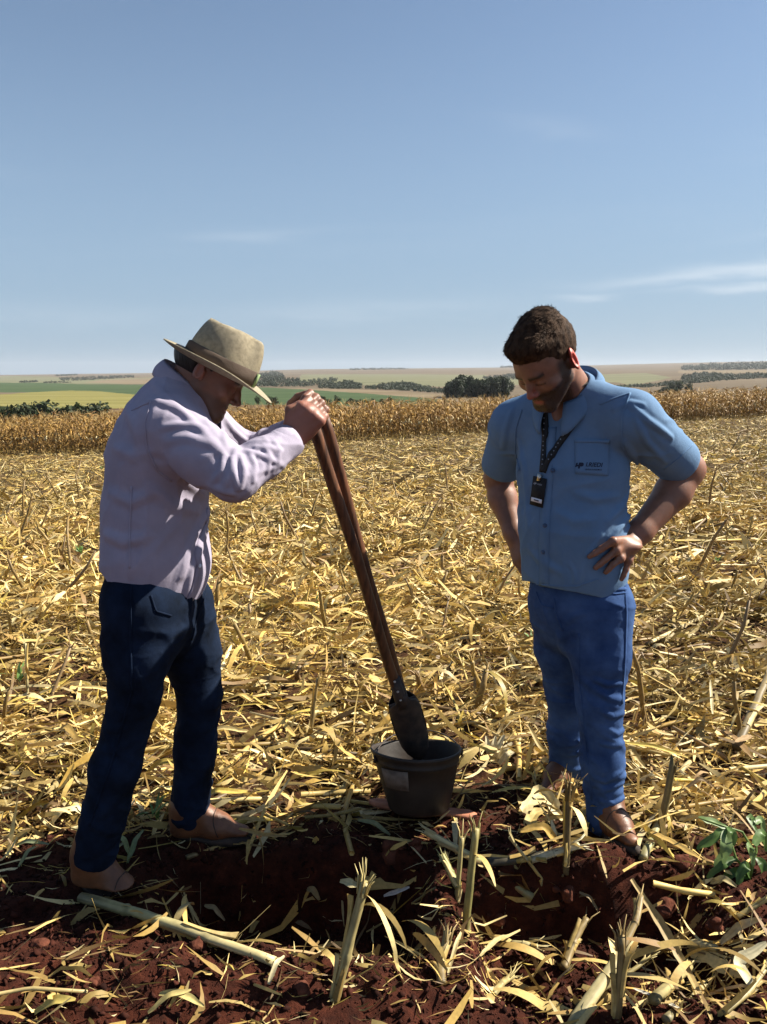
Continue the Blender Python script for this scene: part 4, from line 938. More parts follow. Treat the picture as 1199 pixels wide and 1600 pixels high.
# hem: dips towards the front
h0, h1 = U(152, 896, 2.0), U(312, 948, 2.06); hd = h1 - h0; hn = nrm(np.cross(np.cross([0, 1.0, 0], hd), [0, 1.0, 0])); hn = nrm(np.cross(hd, [0, 1.0, 0])); hn = hn if hn[2] < 0 else -hn
shA.add(lambda P: (P - _v(h0)) @ _v(hn) + .012 * np.sin(P[:, 0] * 22) , SP + [h0, h1], .4, .004, 'i')
for wr, el, rr_ in ((wrN, elN, .040), (wrF, elF, .039)): d_ = nrm(wr - el); shA.cap(wr - d_ * .05, wr + d_ * .06, rr_, rr_, .004, 's')
tp = nrm(SP[5] - SP[4]); shA.cap(nbA + tp * .01 + fA * .02, nbA + tp * .14 + fA * .05, .066, .085, .01, 's')
shirtA = solid('shirt', shA, .0034, m_shirtA, pA)
colA = nbA + tp * .005 + fA * .014
collar('collar', colA, lA, nrm(fA + (0, 0, -.55)), nrm(tp + (0.05, 0, .35)), .076, .088, .060, .054, .045, m_shirtA, shirtA, .35, .012, 0, .016)
# cuff edges and the front placket
V, F = strip(shA, [(327, 800), (318, 840), (308, 890), (296, 940)], .030, .003, 24); link('placket', make_mesh('placket', V, F), m_shirtA, shirtA)
for q in ((323, 828), (311, 884)):
    c = hits(shA, [q[0]], [q[1]])[0]; n_ = grad(shA, c[None], .01)[0]; link('button', make_mesh('button', *disc(c + n_ * .003, n_, .0055, .002)), m_white, shirtA)
for wr, el in ((wrN, elN), (wrF, elF)):
    d_ = nrm(wr - el); V, F = tube([wr - d_ * .075, wr - d_ * .070, wr - d_ * .03, wr - d_ * .004, wr - d_ * .004, wr - d_ * .04], [.042, .0475, .0465, .0450, .0410, .0405], 26, False)
    V = V + .0016 * vnoise(V * 45)[:, None]; link('cuff', make_mesh('cuff', V, F), m_shirtA, shirtA)
def seam(f, pts, parent, material, wid=.005, off=.0022, n=26, name='seam'):
    V, F = strip(f, pts, wid, off, n, .001); return link(name, make_mesh(name, V, F), material, parent)
seam(shA, [(236, 628), (227, 660), (230, 700), (246, 735), (268, 752)], shirtA, m_shirtA); seam(shA, [(206, 642), (222, 634), (236, 628)], shirtA, m_shirtA); seam(shA, [(206, 760), (203, 830), (203, 888)], shirtA, m_shirtA)
for wr, el in ((wrN, elN),):
    d_ = nrm(wr - el); V, F = tube([wr - d_ * .066, wr - d_ * .064, wr - d_ * .062], [.0476, .0484, .0476], 26, False); link('cuff_stitch', make_mesh('cuff_stitch', V, F), m_shirtA, shirtA)
# jeans
jeA = Shape(); jeA.sweep([U(236, 880, 2.09), U(240, 935, 2.085), U(246, 975, 2.085)], [.138, .150, .14], [.112, .118, .10], lA, .02, .04)
jeA.chain([hipN, hipN + (knN - hipN) * .5, knN], [.096, .085, .066], .05, .03); jeA.chain([knN, knN + (anN - knN) * .45, anN + (0, 0, -.02)], [.065, .063, .060], .02, .03)
jeA.chain([hipF, hipF + (knF - hipF) * .5, knF], [.095, .084, .065], .05, .03); jeA.chain([knF, knF + (anF - knF) * .45, anF + (0, 0, .01)], [.064, .060, .057], .02, .03)
bj = Shape(); bj.items = list(jeA.items)
add_wrinkles(jeA, bj, limb_wrinkles(knN, anN, .07, .007, 9, 11, -.15, .5, .013, 2.2) + limb_wrinkles(knN, anN, .07, .009, 9, 12, .7, 1, .011, 2.6) + limb_wrinkles(knF, anF, .07, .007, 8, 13, -.2, .4, .013, 2.2) + limb_wrinkles(knF, anF, .065, .009, 10, 14, .7, 1, .010, 2.6) + limb_wrinkles(hipN, knN, .10, .006, 6, 15, 0, .4, .015) + limb_wrinkles(hipF, knF, .10, .006, 6, 16, 0, .4, .015))
jeA.disp(crumple(10, .0085, 8., (.7, .7, 1.3)), [hipN, hipF, anN, anF], .25)
for an, kn in ((anN, knN), (anF, knF)):
    d_ = nrm(an - kn); jeA.add(lambda P, a=an, d_=d_: (P - _v(a)) @ _v(d_) - .035, [an], .14, .003, 'i')
jeansA = solid('jeans', jeA, .0042, m_jeansA, pA)
seam(jeA, [(205, 915), (204, 1000), (206, 1080), (175, 1190), (140, 1290)], jeansA, m_jeansA, .006, .0025, 40, 'side_seam'); seam(jeA, [(236, 930), (244, 955), (268, 962)], jeansA, m_jeansA, .005, .0022, 14, 'pocket_seam'); seam(jeA, [(322, 925), (308, 965), (300, 1000)], jeansA, m_jeansA, .005, .0022, 14, 'fly_seam')
# boots
def ground_pt(p):
    o = np.array([(0, 0), (.05, 0), (-.05, 0), (0, .05), (0, -.05), (.1, 0), (-.1, 0)]); return np.array([p[0], p[1], float(gz(p[0] + o[:, 0], p[1] + o[:, 1]).mean()) + .006])
for an, dr, L in ((anN, nrm([.9, -.22, 0]), .255), (anF, nrm([.97, -.02, 0]), .26)):
    hl = ground_pt(an - dr * .060); tt = ground_pt(an + dr * (L - .060)); hl[2] = min(hl[2], an[2] - .07); boot(pA, hl, tt, an + (0, 0, .03))
# body: head, neck, hands in fine grid; the rest, under clothes, coarser
bA = Shape(); WA = head_shape(bA, OA, MA, sA, .76, (nbA + tp * .02 + fA * .02, nbA - tp * .10), (.057, .075))
def attA(V):
    q = (V - OA) @ MA.T / sA; be = sstep(-.030, -.045, q[:, 2]) * sstep(-.02, .02, q[:, 1]) * (np.linalg.norm(V - OA, axis=1) < .18) * .45
    lip = np.exp(-((q[:, 2] + .0582) / .008) ** 2 - (q[:, 0] / .020) ** 2) * (q[:, 1] > .085); br = np.exp(-((q[:, 2] - .0265) / .006) ** 2) * (np.abs(q[:, 0]) > .010) * (np.abs(q[:, 0]) < .05) * (q[:, 1] > .07)
    return {'beard': np.clip(be * (1 - lip) + br * .9, 0, 1), 'flush_backlight': np.clip(.6 * lip + .3 * (np.abs(q[:, 0]) > .082), 0, 1)}
hA = Shape()
HC = U(343, 578, 2.10); hu = nrm(np.array([math.sin(R(27.5)), .05, math.cos(R(27.5))]))
# near (right) hand: back towards the camera, fingers over the handle ends
HX = nrm(U(491, 639, 2.05) - wrN); HZ = nrm(np.array([.05, -1, .12])); HZ = nrm(HZ - (HZ @ HX) * HX); HY = np.cross(HZ, HX)       # HY: thumb side
if HY[2] < 0: HY = -HY
kn_ = [wrN + HX * .086 + HY * y + HZ * z for y, z in ((.030, .004), (.010, .008), (-.012, .006), (-.032, 0))]
hA.cap(wrN - nrm(wrN - elN) * .12, wrN, .034, .0285, .01); hA.ell(wrN + HX * .048, [.060, .042, .019], np.stack([HX, HY, HZ]), .02)
for q in kn_: hA.cap(wrN + HX * .02 + HY * ((q - wrN) @ HY) * .6, q, .0135, .0125, .014)
fingers(hA, kn_, [HX] * 4, [(.042, .028, .022), (.046, .030, .023), (.043, .028, .022), (.034, .022, .020)], [(52, 78, 45), (56, 80, 45), (58, 82, 45), (62, 82, 45)], [HY if np.dot(np.cross(HY, HX), HZ) < 0 else -HY] * 4, (.0112, .0105, .0095, .0082))
tb = wrN + HX * .022 + HY * .034 - HZ * .004; hA.chain([tb - HY * .012, tb + HX * .038 + HY * .016 - HZ * .006, tb + HX * .064 + HY * .006 - HZ * .022, tb + HX * .080 - HY * .010 - HZ * .034], [.0155, .0125, .0108, .0090], .012, .005)
# far (left) hand behind it, fingers coming round the right side of the handles
GX_ = nrm(U(494, 634, 2.16) - wrF); GZ_ = nrm(np.array([.25, .95, .18])); GZ_ = nrm(GZ_ - (GZ_ @ GX_) * GX_); GY_ = np.cross(GX_, GZ_)
if GY_[2] < 0: GY_ = -GY_
kf = [wrF + GX_ * .088 + GY_ * y + GZ_ * z for y, z in ((.030, .002), (.010, .006), (-.011, .004), (-.031, 0))]
hA.cap(wrF - nrm(wrF - elF) * .12, wrF, .034, .0285, .01); hA.ell(wrF + GX_ * .048, [.060, .042, .019], np.stack([GX_, GY_, GZ_]), .02)
for q in kf: hA.cap(wrF + GX_ * .02 + GY_ * ((q - wrF) @ GY_) * .6, q, .0135, .0125, .014)
axf = GY_ if np.dot(np.cross(GY_, GX_), GZ_) < 0 else -GY_
fingers(hA, kf, [GX_] * 4, [(.042, .028, .022), (.046, .030, .023), (.043, .028, .022), (.034, .022, .020)], [(48, 72, 40), (50, 74, 40), (52, 76, 40), (56, 78, 40)], [axf] * 4, (.0112, .0105, .0095, .0082))
tb = wrF + GX_ * .022 + GY_ * .034; hA.chain([tb - GY_ * .012, tb + GX_ * .034 + GY_ * .022 - GZ_ * .006, tb + GX_ * .062 + GY_ * .018 - GZ_ * .016, tb + GX_ * .084 + GY_ * .006 - GZ_ * .022], [.0155, .0125, .0108, .0090], .012, .005)
cA = Shape(); cA.sweep([p for p in SP[:5]], [q * .82 for q in ra_[:5]], [q * .80 for q in rb_[:5]], lA, .02, .05)
for a_, b_, c_ in ((shN, elN, wrN), (shF, elF, wrF)): cA.chain([a_, b_, c_ - nrm(c_ - b_) * .09], [.052, .043, .036], .03)
for a_, b_, c_ in ((hipN, knN, anN), (hipF, knF, anF)): cA.chain([a_, b_, c_ + (0, 0, -.03)], [.074, .050, .037], .04)
def body(shapes, core, parent, material, att, hres=.0028):
    parts = []
    for S in shapes: V, F = polygonise(S, hres); parts.append((V, F))
    parts.append(polygonise(core, .011)); V, F, _ = join(parts); o = link('body', make_mesh('body', V, F, True, attrs=att(V)), material, parent); return o, parts
bA.add(lambda P: (P - _v(HC)) @ _v(hu) - .004, [OA], .3, .006, 'i')
bodyA, partsA = body([bA, hA], cA, pA, m_skinA, attA)
# hair under the hat, short sides
hrA = Shape(); hrA.ell(WA(0, -.012, .046), [.0800, .0970, .090], MA, .01); hrA.add(lambda P: ((P - _v(OA)) @ _v(MA[1])) - .030 + .55 * np.minimum(((P - _v(OA)) @ _v(MA[2])) - .03, 0) * -1 - .9 * np.maximum(((P - _v(OA)) @ _v(MA[2])) - .03, 0), [OA], .3, .008, 'i')
hrA.add(lambda P: -((P - _v(OA)) @ _v(MA[2])) - .052 - .5 * np.minimum(((P - _v(OA)) @ _v(MA[1])), 0) * -1 + .0, [OA], .3, .008, 'i')
HC = U(343, 578, 2.10); hu = nrm(np.array([math.sin(R(27.5)), .05, math.cos(R(27.5))]))
hrA.add(lambda P: (P - _v(HC)) @ _v(hu) - .012, [OA], .3, .006, 'i')
for q in (-1, 1): hrA.ell(WA(q * .088, -.006, .0), [.02, .024, .040], MA, .006, 's')
hairA = solid('hair', hrA, .004, m_hairA, pA)
# straw hat
hat = empty('straw_hat', (0, 0, 0)); hat.parent = pA; hat.location = -Vector(pA.location)
HC = U(343, 578, 2.10); hu = nrm(np.array([math.sin(R(27.5)), .05, math.cos(R(27.5))])); hf = nrm(np.array([math.cos(R(27.5)), .06, -math.sin(R(27.5))])); hf = nrm(hf - (hf @ hu) * hu); hl_ = np.cross(hu, hf)
def straw_weave(name, c1, c2):
    m, t, b = mat(name); tc = nd(t, 'ShaderNodeTexCoord'); at = nd(t, 'ShaderNodeAttribute', attribute_name='ring'); at2 = nd(t, 'ShaderNodeAttribute', attribute_name='turn')
    def wave(src, fr):
        a = nd(t, 'ShaderNodeMath', operation='MULTIPLY'); a.inputs[1].default_value = fr; t.links.new(src, a.inputs[0]); s_ = nd(t, 'ShaderNodeMath', operation='SINE'); t.links.new(a.outputs[0], s_.inputs[0]); return s_.outputs[0]
    w1, w2 = wave(at.outputs['Fac'], 1500.), wave(at2.outputs['Fac'], 260.)
    mu = nd(t, 'ShaderNodeMath', operation='MULTIPLY'); t.links.new(w1, mu.inputs[0]); t.links.new(w2, mu.inputs[1])
    mr = nd(t, 'ShaderNodeMapRange'); mr.inputs['From Min'].default_value = -1; t.links.new(mu.outputs[0], mr.inputs['Value'])
    n = nd(t, 'ShaderNodeTexNoise', i_Scale=90.0, i_Detail=4.0); t.links.new(tc.outputs['Object'], n.inputs['Vector'])
    av = nd(t, 'ShaderNodeMath', operation='MULTIPLY_ADD'); t.links.new(mr.outputs[0], av.inputs[0]); av.inputs[1].default_value = .6; t.links.new(n.outputs['Fac'], av.inputs[2])
    t.links.new(ramp(t, av.outputs[0], [(.45, c1), (1.0, c2)]), b.inputs['Base Color']); b.inputs['Roughness'].default_value = .7; b.inputs['Specular IOR Level'].default_value = .3
    bump(t, b, av.outputs[0], .7, .002); return m
m_hat = straw_weave('woven_straw', (.175, .145, .092), (.345, .295, .200)); m_band = cloth_mat('hat_band', (.075, .055, .044), (.10, .076, .060), 500)
aa = np.linspace(0, 2 * np.pi, 72, endpoint=False); ca, sa = np.cos(aa), np.sin(aa)
def hat_pt(a_f, b_l, z): return HC + np.asarray(a_f)[..., None] * hf + np.asarray(b_l)[..., None] * hl_ + np.asarray(z)[..., None] * hu
rows, rg = [], []
for t in np.concatenate([np.linspace(0, 1, 14)]):
    A_, B_ = .101 - .012 * t - .012 * t ** 4, .083 - .010 * t - .014 * t ** 4; z = .112 * t
    pin = .027 * t * np.exp(-((np.abs(aa - np.where(aa > np.pi, 2 * np.pi, 0)) - .75) / .38) ** 2)          # pinched front sides
    rows.append(hat_pt((A_ - pin * .3) * ca, (B_ - pin) * sa, z + .012 * t * (ca > 0) * ca * 0 - .012 * t * (1 - ca) * .5 * 0 + 0 * ca)); rg.append(np.full(72, z))
for t in np.linspace(.12, 1, 9):                                    # top with its crease
    A_, B_ = .077 * (1 - t), .059 * (1 - t); z = .112 + .007 * math.sin(min(t * 6, math.pi)) - .026 * t ** .8
    pin = .027 * (1 - t) ** 1.5 * np.exp(-((np.abs(aa - np.where(aa > np.pi, 2 * np.pi, 0)) - .75) / .38) ** 2); rows.append(hat_pt((A_ - pin * .3) * ca, (B_ - pin) * sa, z + .018 * np.abs(sa) ** 1.5 * (1 - t) * t * 2 + .006 * ca * (1 - t))); rg.append(np.full(72, .112 + .07 * t))
Gc = np.stack(rows, 0); V = Gc.reshape(-1, 3); F = grid_faces(len(rows), 72, True)
V = V + .0012 * vnoise(V * 60)[:, None] * hu
link('crown', make_mesh('crown', V, F, attrs={'ring': np.concatenate(rg), 'turn': np.tile(aa, len(rows))}), m_hat, hat)
rows, rg = [], []
for side in (0, 1):
    ts = np.linspace(0, 1, 10); ts = ts if side == 0 else ts[::-1]
    for t in ts:
        A_, B_ = .099 + .062 * t, .081 + .060 * t; dz = -.004 + t ** 1.7 * (.016 * sa ** 2 - .012 * np.maximum(ca, 0) ** 2 + .010 * np.maximum(-ca, 0) ** 2)
        rows.append(hat_pt(A_ * ca, B_ * sa, dz + (.0016 if side == 0 else -.0016))); rg.append(np.full(72, .2 + .06 * t))
rows.append(rows[0]); rg.append(rg[0])
V = np.stack(rows, 0).reshape(-1, 3); link('brim', make_mesh('brim', V, grid_faces(len(rows), 72, True), attrs={'ring': np.concatenate(rg), 'turn': np.tile(aa, len(rows))}), m_hat, hat)
rows = []
for z, ex in ((.000, .0015), (.002, .0040), (.018, .0046), (.034, .0042), (.037, .0012)):
    t = z / .112; wv = .0016 * np.sin(aa * 5 + z * 300) * (.01 < z < .035); pin = .027 * t * np.exp(-((np.abs(aa - np.where(aa > np.pi, 2 * np.pi, 0)) - .75) / .38) ** 2)
    rows.append(hat_pt((.101 - .012 * t + ex + wv - pin * .3) * ca, (.083 - .010 * t + ex + wv - pin) * sa, z + .004 * np.maximum(ca, 0)))
link('band', make_mesh('band', np.stack(rows, 0).reshape(-1, 3), grid_faces(5, 72, True)), m_band, hat)
bk = hat_pt(np.array([.094 + .006]), np.array([-.026]), np.array([.020]))[0]; dn = nrm(hf * .8 - hl_ * .55); bs = nrm(np.cross(hu, dn))
link('band_trim', make_mesh('band_trim', *slab(np.stack([np.stack([bk + hu * u_ + bs * v_ + dn * .003 for v_ in (-.004, .004)]) for u_ in (-.019, 0, .019)]), -dn * .006)), noise_mat('green_trim', (.16, .22, .10), (.22, .30, .14), 80, .6, bumpv=0), hat)

# ================================================================== the man in the blue shirt (right)
pB = empty('person', (.70, 2.40, float(gz(.70, 2.4, False))))
tag(pB, 'bearded man in short sleeved blue shirt and jeans with hands on hips', 'person')
lB = nrm([.74, -.67, 0]); fB = nrm([-.67, -.74, 0])
OB = U(857, 567, 2.265); MB_ = frame((-.78, -.62), R(41)); sB = 1.0
nbB = U(893, 622, 2.385)
shL, shR = U(987, 655, 2.265), U(806, 664, 2.52)
elL, elR = U(1078, 738, 2.42), U(777, 752, 2.68)
wrL, wrR = U(990, 843, 2.30), U(806, 842, 2.565)
SB = [U(896, 935, 2.39), U(898, 880, 2.375), U(894, 820, 2.37), U(893, 735, 2.385), U(895, 672, 2.40), U(896, 625, 2.40)]
hpL, hpR = U(940, 950, 2.32), U(874, 945, 2.47)
kL, kR = U(937, 1095, 2.29), U(888, 1085, 2.52)
aL, aR = U(947, 1282, 2.275), U(884, 1205, 2.585)
raB, rbB = [.156, .158, .161, .170, .158, .080], [.126, .134, .135, .122, .102, .070]
shB = Shape(); shB.sweep(SB, raB, rbB, lB, .02, .05)
shB.cap(shL, nbB + lB * .02, .076, .070, .05); shB.cap(shR, nbB - lB * .02, .076, .070, .05)
eL2, eR2 = shL + (elL - shL) * .74, shR + (elR - shR) * .66
shB.chain([shL, eL2], [.080, .072], .035); shB.chain([shR, eR2], [.078, .072], .035)
baseB = Shape(); baseB.items = list(shB.items)
fold_px(shB, baseB, [
    ([(985, 632), (1010, 655), (1035, 672), (1050, 684)], .009, .011), ([(992, 650), (1010, 690), (1040, 722)], .007, .011), ([(975, 690), (990, 712), (1000, 735)], .007, .012),
    ([(960, 640), (985, 628), (1005, 632)], .005, .010), ([(990, 800), (965, 830), (940, 865)], .009, .009), ([(985, 820), (972, 845), (958, 868)], .007, .007), ([(940, 835), (928, 855), (918, 868)], .006, .008),
    ([(985, 760), (975, 790), (950, 815)], .006, .012), ([(815, 700), (822, 760), (826, 820)], .006, .014), ([(812, 690), (815, 720), (808, 745)], .007, .010), ([(900, 770), (930, 780), (965, 775)], .005, .016),
    ([(830, 860), (850, 880), (880, 895)], .006, .016), ([(890, 880), (898, 895), (899, 915)], .007, .007), ([(915, 880), (908, 900), (903, 915)], .005, .008), ([(800, 640), (790, 670), (785, 700)], .005, .012),
    ([(850, 660), (862, 700), (866, 740)], .004, .012), ([(870, 800), (900, 815), (930, 812)], .004, .018)])
add_wrinkles(shB, baseB, limb_wrinkles(SB[0], SB[3], .17, .004, 12, 21, 0, 1, .018, 1.3) + limb_wrinkles(shL, eL2, .07, .005, 5, 22, .1, .9, .010) + limb_wrinkles(shR, eR2, .07, .004, 4, 23, .1, .9, .010))
shB.disp(crumple(7.5, .0085, 5., (1, 1, .5)), SB + [eL2, eR2], .3); shB.disp(lambda P: -.0015 * vnoise(P * 8 + 3), SB + [eL2, eR2], .3)
hc0 = U(900, 921, 2.26); 
shB.add(lambda P: -(P[:, 2] - hc0[2]) + .016 * ((P - _v(SB[0])) @ _v(lB) / .17) ** 2 - .055 * np.clip(np.abs((P - _v(SB[0])) @ _v(lB)) / .17, 0, 1.2) ** 3, SB, .4, .003, 'i')
for el, sh_, e2 in ((elL, shL, eL2), (elR, shR, eR2)):
    d_ = nrm(el - sh_); shB.add(lambda P, a=e2, d_=d_: (P - _v(a)) @ _v(d_) - .028, [e2], .16, .003, 'i'); shB.cap(e2 - d_ * .03, e2 + d_ * .2, .063, .068, .004, 's')
tB = nrm(SB[5] - SB[4]); shB.cap(nbB + fB * .03 + tB * .01, nbB + tB * .13 + fB * .08, .064, .09, .008, 's')
shB.cap(nbB + fB * .085 - tB * .055, nbB + fB * .11 + tB * .06, .008, .045, .006, 's')
shirtB = solid('shirt', shB, .0034, m_shirtB, pB)
collar('collar', nbB + (0, 0, .014) + fB * .018, lB, nrm(fB + (0, 0, -.45)), nrm(tB + fB * .15 + (0, 0, .5)), .080, .086, .038, .046, .046, m_shirtB, shirtB, .34, .010, 0, .022)
V, F = strip(shB, [(862, 668), (857, 720), (853, 790), (850, 850), (851, 916)], .034, .003, 40); link('placket', make_mesh('placket', V, F), m_shirtB, shirtB)
for q in ((865, 735), (853, 821), (850, 862)):
    c = hits(shB, [q[0]], [q[1]])[0]; n_ = grad(shB, c[None], .012)[0]; link('button', make_mesh('button', *disc(c + n_ * .004, n_, .0068, .0025)), m_button, shirtB)
PKT = [(899, 688), (953, 688), (950, 744), (899, 740)]
V, F = patch(shB, PKT, 12, 12, .0035); pocket = link('pocket', make_mesh('pocket', V, F), m_shirtB, shirtB)
V, F = patch(shB, [(898.5, 687), (953.5, 687), (953.3, 692), (898.5, 692)], 3, 12, .0055); link('pocket_hem', make_mesh('pocket_hem', V, F), m_shirtB, pocket)
def on_pocket(V2, x0, y0, sx, dy=-1.0, slope=.03):
    """lettering: flat glyphs laid on the pocket cloth"""
    px = x0 + V2[:, 0] * sx; py = y0 + V2[:, 1] * sx * dy + (px - x0) * slope; P = hits(baseB, px, py); n_ = grad(shB, P, .02)
    for _ in range(2): P = P - n_ * shB(P)[:, None]
    return P + n_ * .0046
V2, F2 = text_curve('I.RIEDI', 1.0); ww = V2[:, 0].max(); flat_mesh('lettering', on_pocket(V2, 915, 729, 26.5 / ww), F2, m_navy, pocket)
V2, F2 = text_curve('GRÃOS E INSUMOS', 1.0); ww = V2[:, 0].max(); flat_mesh('lettering', on_pocket(V2, 914, 734.5, 26 / ww), F2, m_navy, pocket)
em = [(0, 3), (2.0, 9), (4.4, 9), (3.5, 6.4), (6, 6.4), (5.2, 4), (2.7, 4), (2.3, 3)]      # emblem: slanted stroke
em2 = [(6.0, 9.6), (11.5, 9.6), (13, 8), (12.2, 5.2), (10.2, 4), (7.6, 4), (6.8, .8), (4.4, .8)]
flat_mesh('emblem', on_pocket(np.array(em, float), 899, 733, 1.05), [tuple(range(8))], m_navy, pocket); flat_mesh('emblem', on_pocket(np.array(em2, float), 899, 733, 1.05), [tuple(range(8))], m_navy, pocket)
seam(shB, [(985, 614), (972, 650), (972, 690), (984, 725)], shirtB, m_shirtB); seam(shB, [(816, 640), (806, 670), (805, 705), (812, 735)], shirtB, m_shirtB); seam(shB, [(938, 632), (962, 622), (985, 614)], shirtB, m_shirtB); seam(shB, [(1038, 733), (1062, 715), (1082, 695)], shirtB, m_shirtB, .004); seam(shB, [(838, 912), (868, 916), (902, 916), (936, 905)], shirtB, m_shirtB, .004)
# jeans
jeB = Shape(); jeB.sweep([U(898, 872, 2.38), U(903, 940, 2.38), U(906, 975, 2.38)], [.138, .148, .14], [.106, .112, .10], lB, .02, .04)
jeB.chain([hpL, hpL + (kL - hpL) * .5, kL], [.096, .087, .071], .05, .03); jeB.chain([kL, kL + (aL - kL) * .5, aL + (0, 0, -.03)], [.070, .063, .056], .02, .03)
jeB.chain([hpR, hpR + (kR - hpR) * .5, kR], [.096, .087, .071], .05, .03); jeB.chain([kR, kR + (aR - kR) * .5, aR + (0, 0, -.03)], [.070, .063, .056], .02, .03)
bj = Shape(); bj.items = list(jeB.items)
fold_px(jeB, bj, [([(930, 1062), (950, 1070), (970, 1068)], .009, .010), ([(938, 1082), (955, 1092), (972, 1092)], .010, .010), ([(942, 1112), (958, 1120), (974, 1114)], .009, .010), ([(950, 1140), (965, 1147), (976, 1140)], .008, .009), ([(940, 1162), (960, 1165), (977, 1160)], .008, .009),
    ([(935, 1238), (955, 1232), (975, 1222)], .010, .009), ([(940, 1252), (960, 1256), (976, 1246)], .009, .008), ([(935, 1270), (955, 1272), (972, 1262)], .009, .008), ([(930, 1215), (945, 1222), (972, 1205)], .007, .009), ([(890, 1180), (905, 1178), (912, 1170)], .009, .009), ([(885, 1165), (898, 1164), (908, 1158)], .007, .008)])
add_wrinkles(jeB, bj, limb_wrinkles(kL, aL, .075, .007, 12, 31, -.2, 1, .011, 2.2) + limb_wrinkles(kR, aR, .075, .007, 12, 32, -.2, 1, .011, 2.2) + limb_wrinkles(hpL, kL, .10, .005, 6, 33, 0, .5, .015))
jeB.disp(crumple(10, .0090, 6., (.7, .7, 1.3)), [hpL, hpR, aL, aR], .25)
for an, kn in ((aL, kL), (aR, kR)):
    d_ = nrm(an - kn); jeB.add(lambda P, a=an, d_=d_: (P - _v(a)) @ _v(d_) - .020, [an], .14, .003, 'i')
jeansB = solid('jeans', jeB, .0040, m_jeansB, pB)
V, F = strip(jeB, [(944, 917), (962, 921), (978, 920)], .010, .003, 12); link('pocket_seam', make_mesh('pocket_seam', V, F), m_jeansB, jeansB)
seam(jeB, [(866, 935), (869, 960), (880, 985)], jeansB, m_jeansB, .006, .0025, 16, 'fly_seam'); seam(jeB, [(905, 990), (905, 1060), (915, 1150), (925, 1250)], jeansB, m_jeansB, .005, .002, 36, 'inner_seam'); seam(jeB, [(838, 925), (846, 945), (866, 950)], jeansB, m_jeansB, .005, .0022, 14, 'pocket_seam'); seam(jeB, [(946, 925), (962, 928), (979, 926)], jeansB, m_jeansB, .004, .0022, 12, 'pocket_stitch')
V, F = strip(jeB, [(977, 905), (979, 960), (977, 1030), (972, 1100)], .008, .002, 30); link('side_seam', make_mesh('side_seam', V, F), m_jeansB, jeansB)
for an, kn, rr_ in ((aL, kL, .0585), (aR, kR, .0585)):
    d_ = nrm(an - kn); V, F = tube([an - d_ * .010, an - d_ * .006, an + d_ * .018, an + d_ * .022, an + d_ * .01], [rr_ - .004, rr_ + .003, rr_ + .002, rr_ - .001, rr_ - .006], 30, False); V = V + .003 * vnoise(V * 24)[:, None]; link('hem', make_mesh('hem', V, F), m_jeansB, jeansB)
for an, dr in ((aL, nrm([.22, -.95, 0])), (aR, nrm([-.62, -.78, 0]))):
    hl = ground_pt(an - dr * .060); tt = ground_pt(an + dr * .180); boot(pB, hl, tt, an + (0, 0, .03))
# body
bB = Shape(); WB = head_shape(bB, OB, MB_, sB, 1.08, (nbB + tB * .03 + fB * .03, nbB - tB * .10 + fB * .01), (.060, .080))
def attB(V):
    q = (V - OB) @ MB_.T / sB; nearh = np.linalg.norm(V - OB, axis=1) < .21; x, y, z = np.abs(q[:, 0]), q[:, 1], q[:, 2]
    jaw = sstep(-.020, -.040, z + .35 * np.maximum(.03 - y, 0) * 0 - .30 * np.maximum(x - .040, 0)) * sstep(-.012, .008, y); side = sstep(.050, .060, x) * sstep(.045, .020, z) * sstep(-.005, .01, y) * sstep(.055, .035, y)
    mou = np.exp(-((z + .0445) / .0075) ** 2) * (y > .08) * (x < .034)
    lip = np.exp(-((z + .0600) / .0085) ** 2 - (x / .020) ** 4) * (y > .085); cheek = sstep(.036, .044, z + .10) * 0
    be = np.clip(np.maximum(np.maximum(jaw, side), mou) * (1 - .9 * lip), 0, 1) * nearh * sstep(-.16, -.12, z); br = np.exp(-((z - .0270 - .1 * (x - .03)) / .0062) ** 2) * (x > .010) * (x < .052) * (y > .06) * nearh
    ln = np.exp(-((z - .0003) / .0028) ** 2) * (x > .017) * (x < .050) * (y > .070) * nearh
    return {'beard': np.clip(be * .86 + br + ln * .8, 0, 1), 'flush_backlight': np.clip((.5 * lip + .78 * sstep(.080, .086, x) + .35 * np.exp(-((z + .022) / .014) ** 2) * (y > .1)) * nearh, 0, 1)}  # ear red paints in sun shining through; lips and nose are plain flush
aB = Shape()
# left arm and its hand resting on the hip, fingers laid on shirt and jeans
aB.chain([shL + (elL - shL) * .35, elL - (elL - shL) * .06], [.060, .055], .02); aB.chain([elL - (elL - shL) * .06, elL + (wrL - elL) * .30, wrL - (wrL - elL) * .12, wrL], [.052, .0540, .037, .0325], .02, .02)
both = Shape(); both.items = list(shB.items) + list(jeB.items)
def bothf(P): return np.minimum(shB(P), jeB(P))
KN = hits(bothf, [953, 957, 963, 974], [845, 858, 868, 874]); PI_ = hits(bothf, [938, 943, 953, 972], [857, 871, 881, 889]); TI = hits(bothf, [921, 930, 945, 968], [868, 886, 893, 904])
def lift(P, o): return P + grad(bothf, P, .015) * o
KN, PI_, TI = lift(KN, .018), lift(PI_, .013), lift(TI, .008); DI = (PI_ * .45 + TI * .55); DI = lift(DI, .001)
palm = (wrL + KN.mean(0)) / 2 + (0, -.004, 0)
for k in range(4):
    aB.cap(wrL * .8 + KN[k] * .2, KN[k], .0155, .0125, .016); aB.chain([KN[k], PI_[k], DI[k], TI[k]], [.0112, .0100, .0088, .0078] if k < 3 else [.0100, .0088, .0078, .0070], .008, .004)
aB.ell(palm, [.045, .030, .020], None, .02)
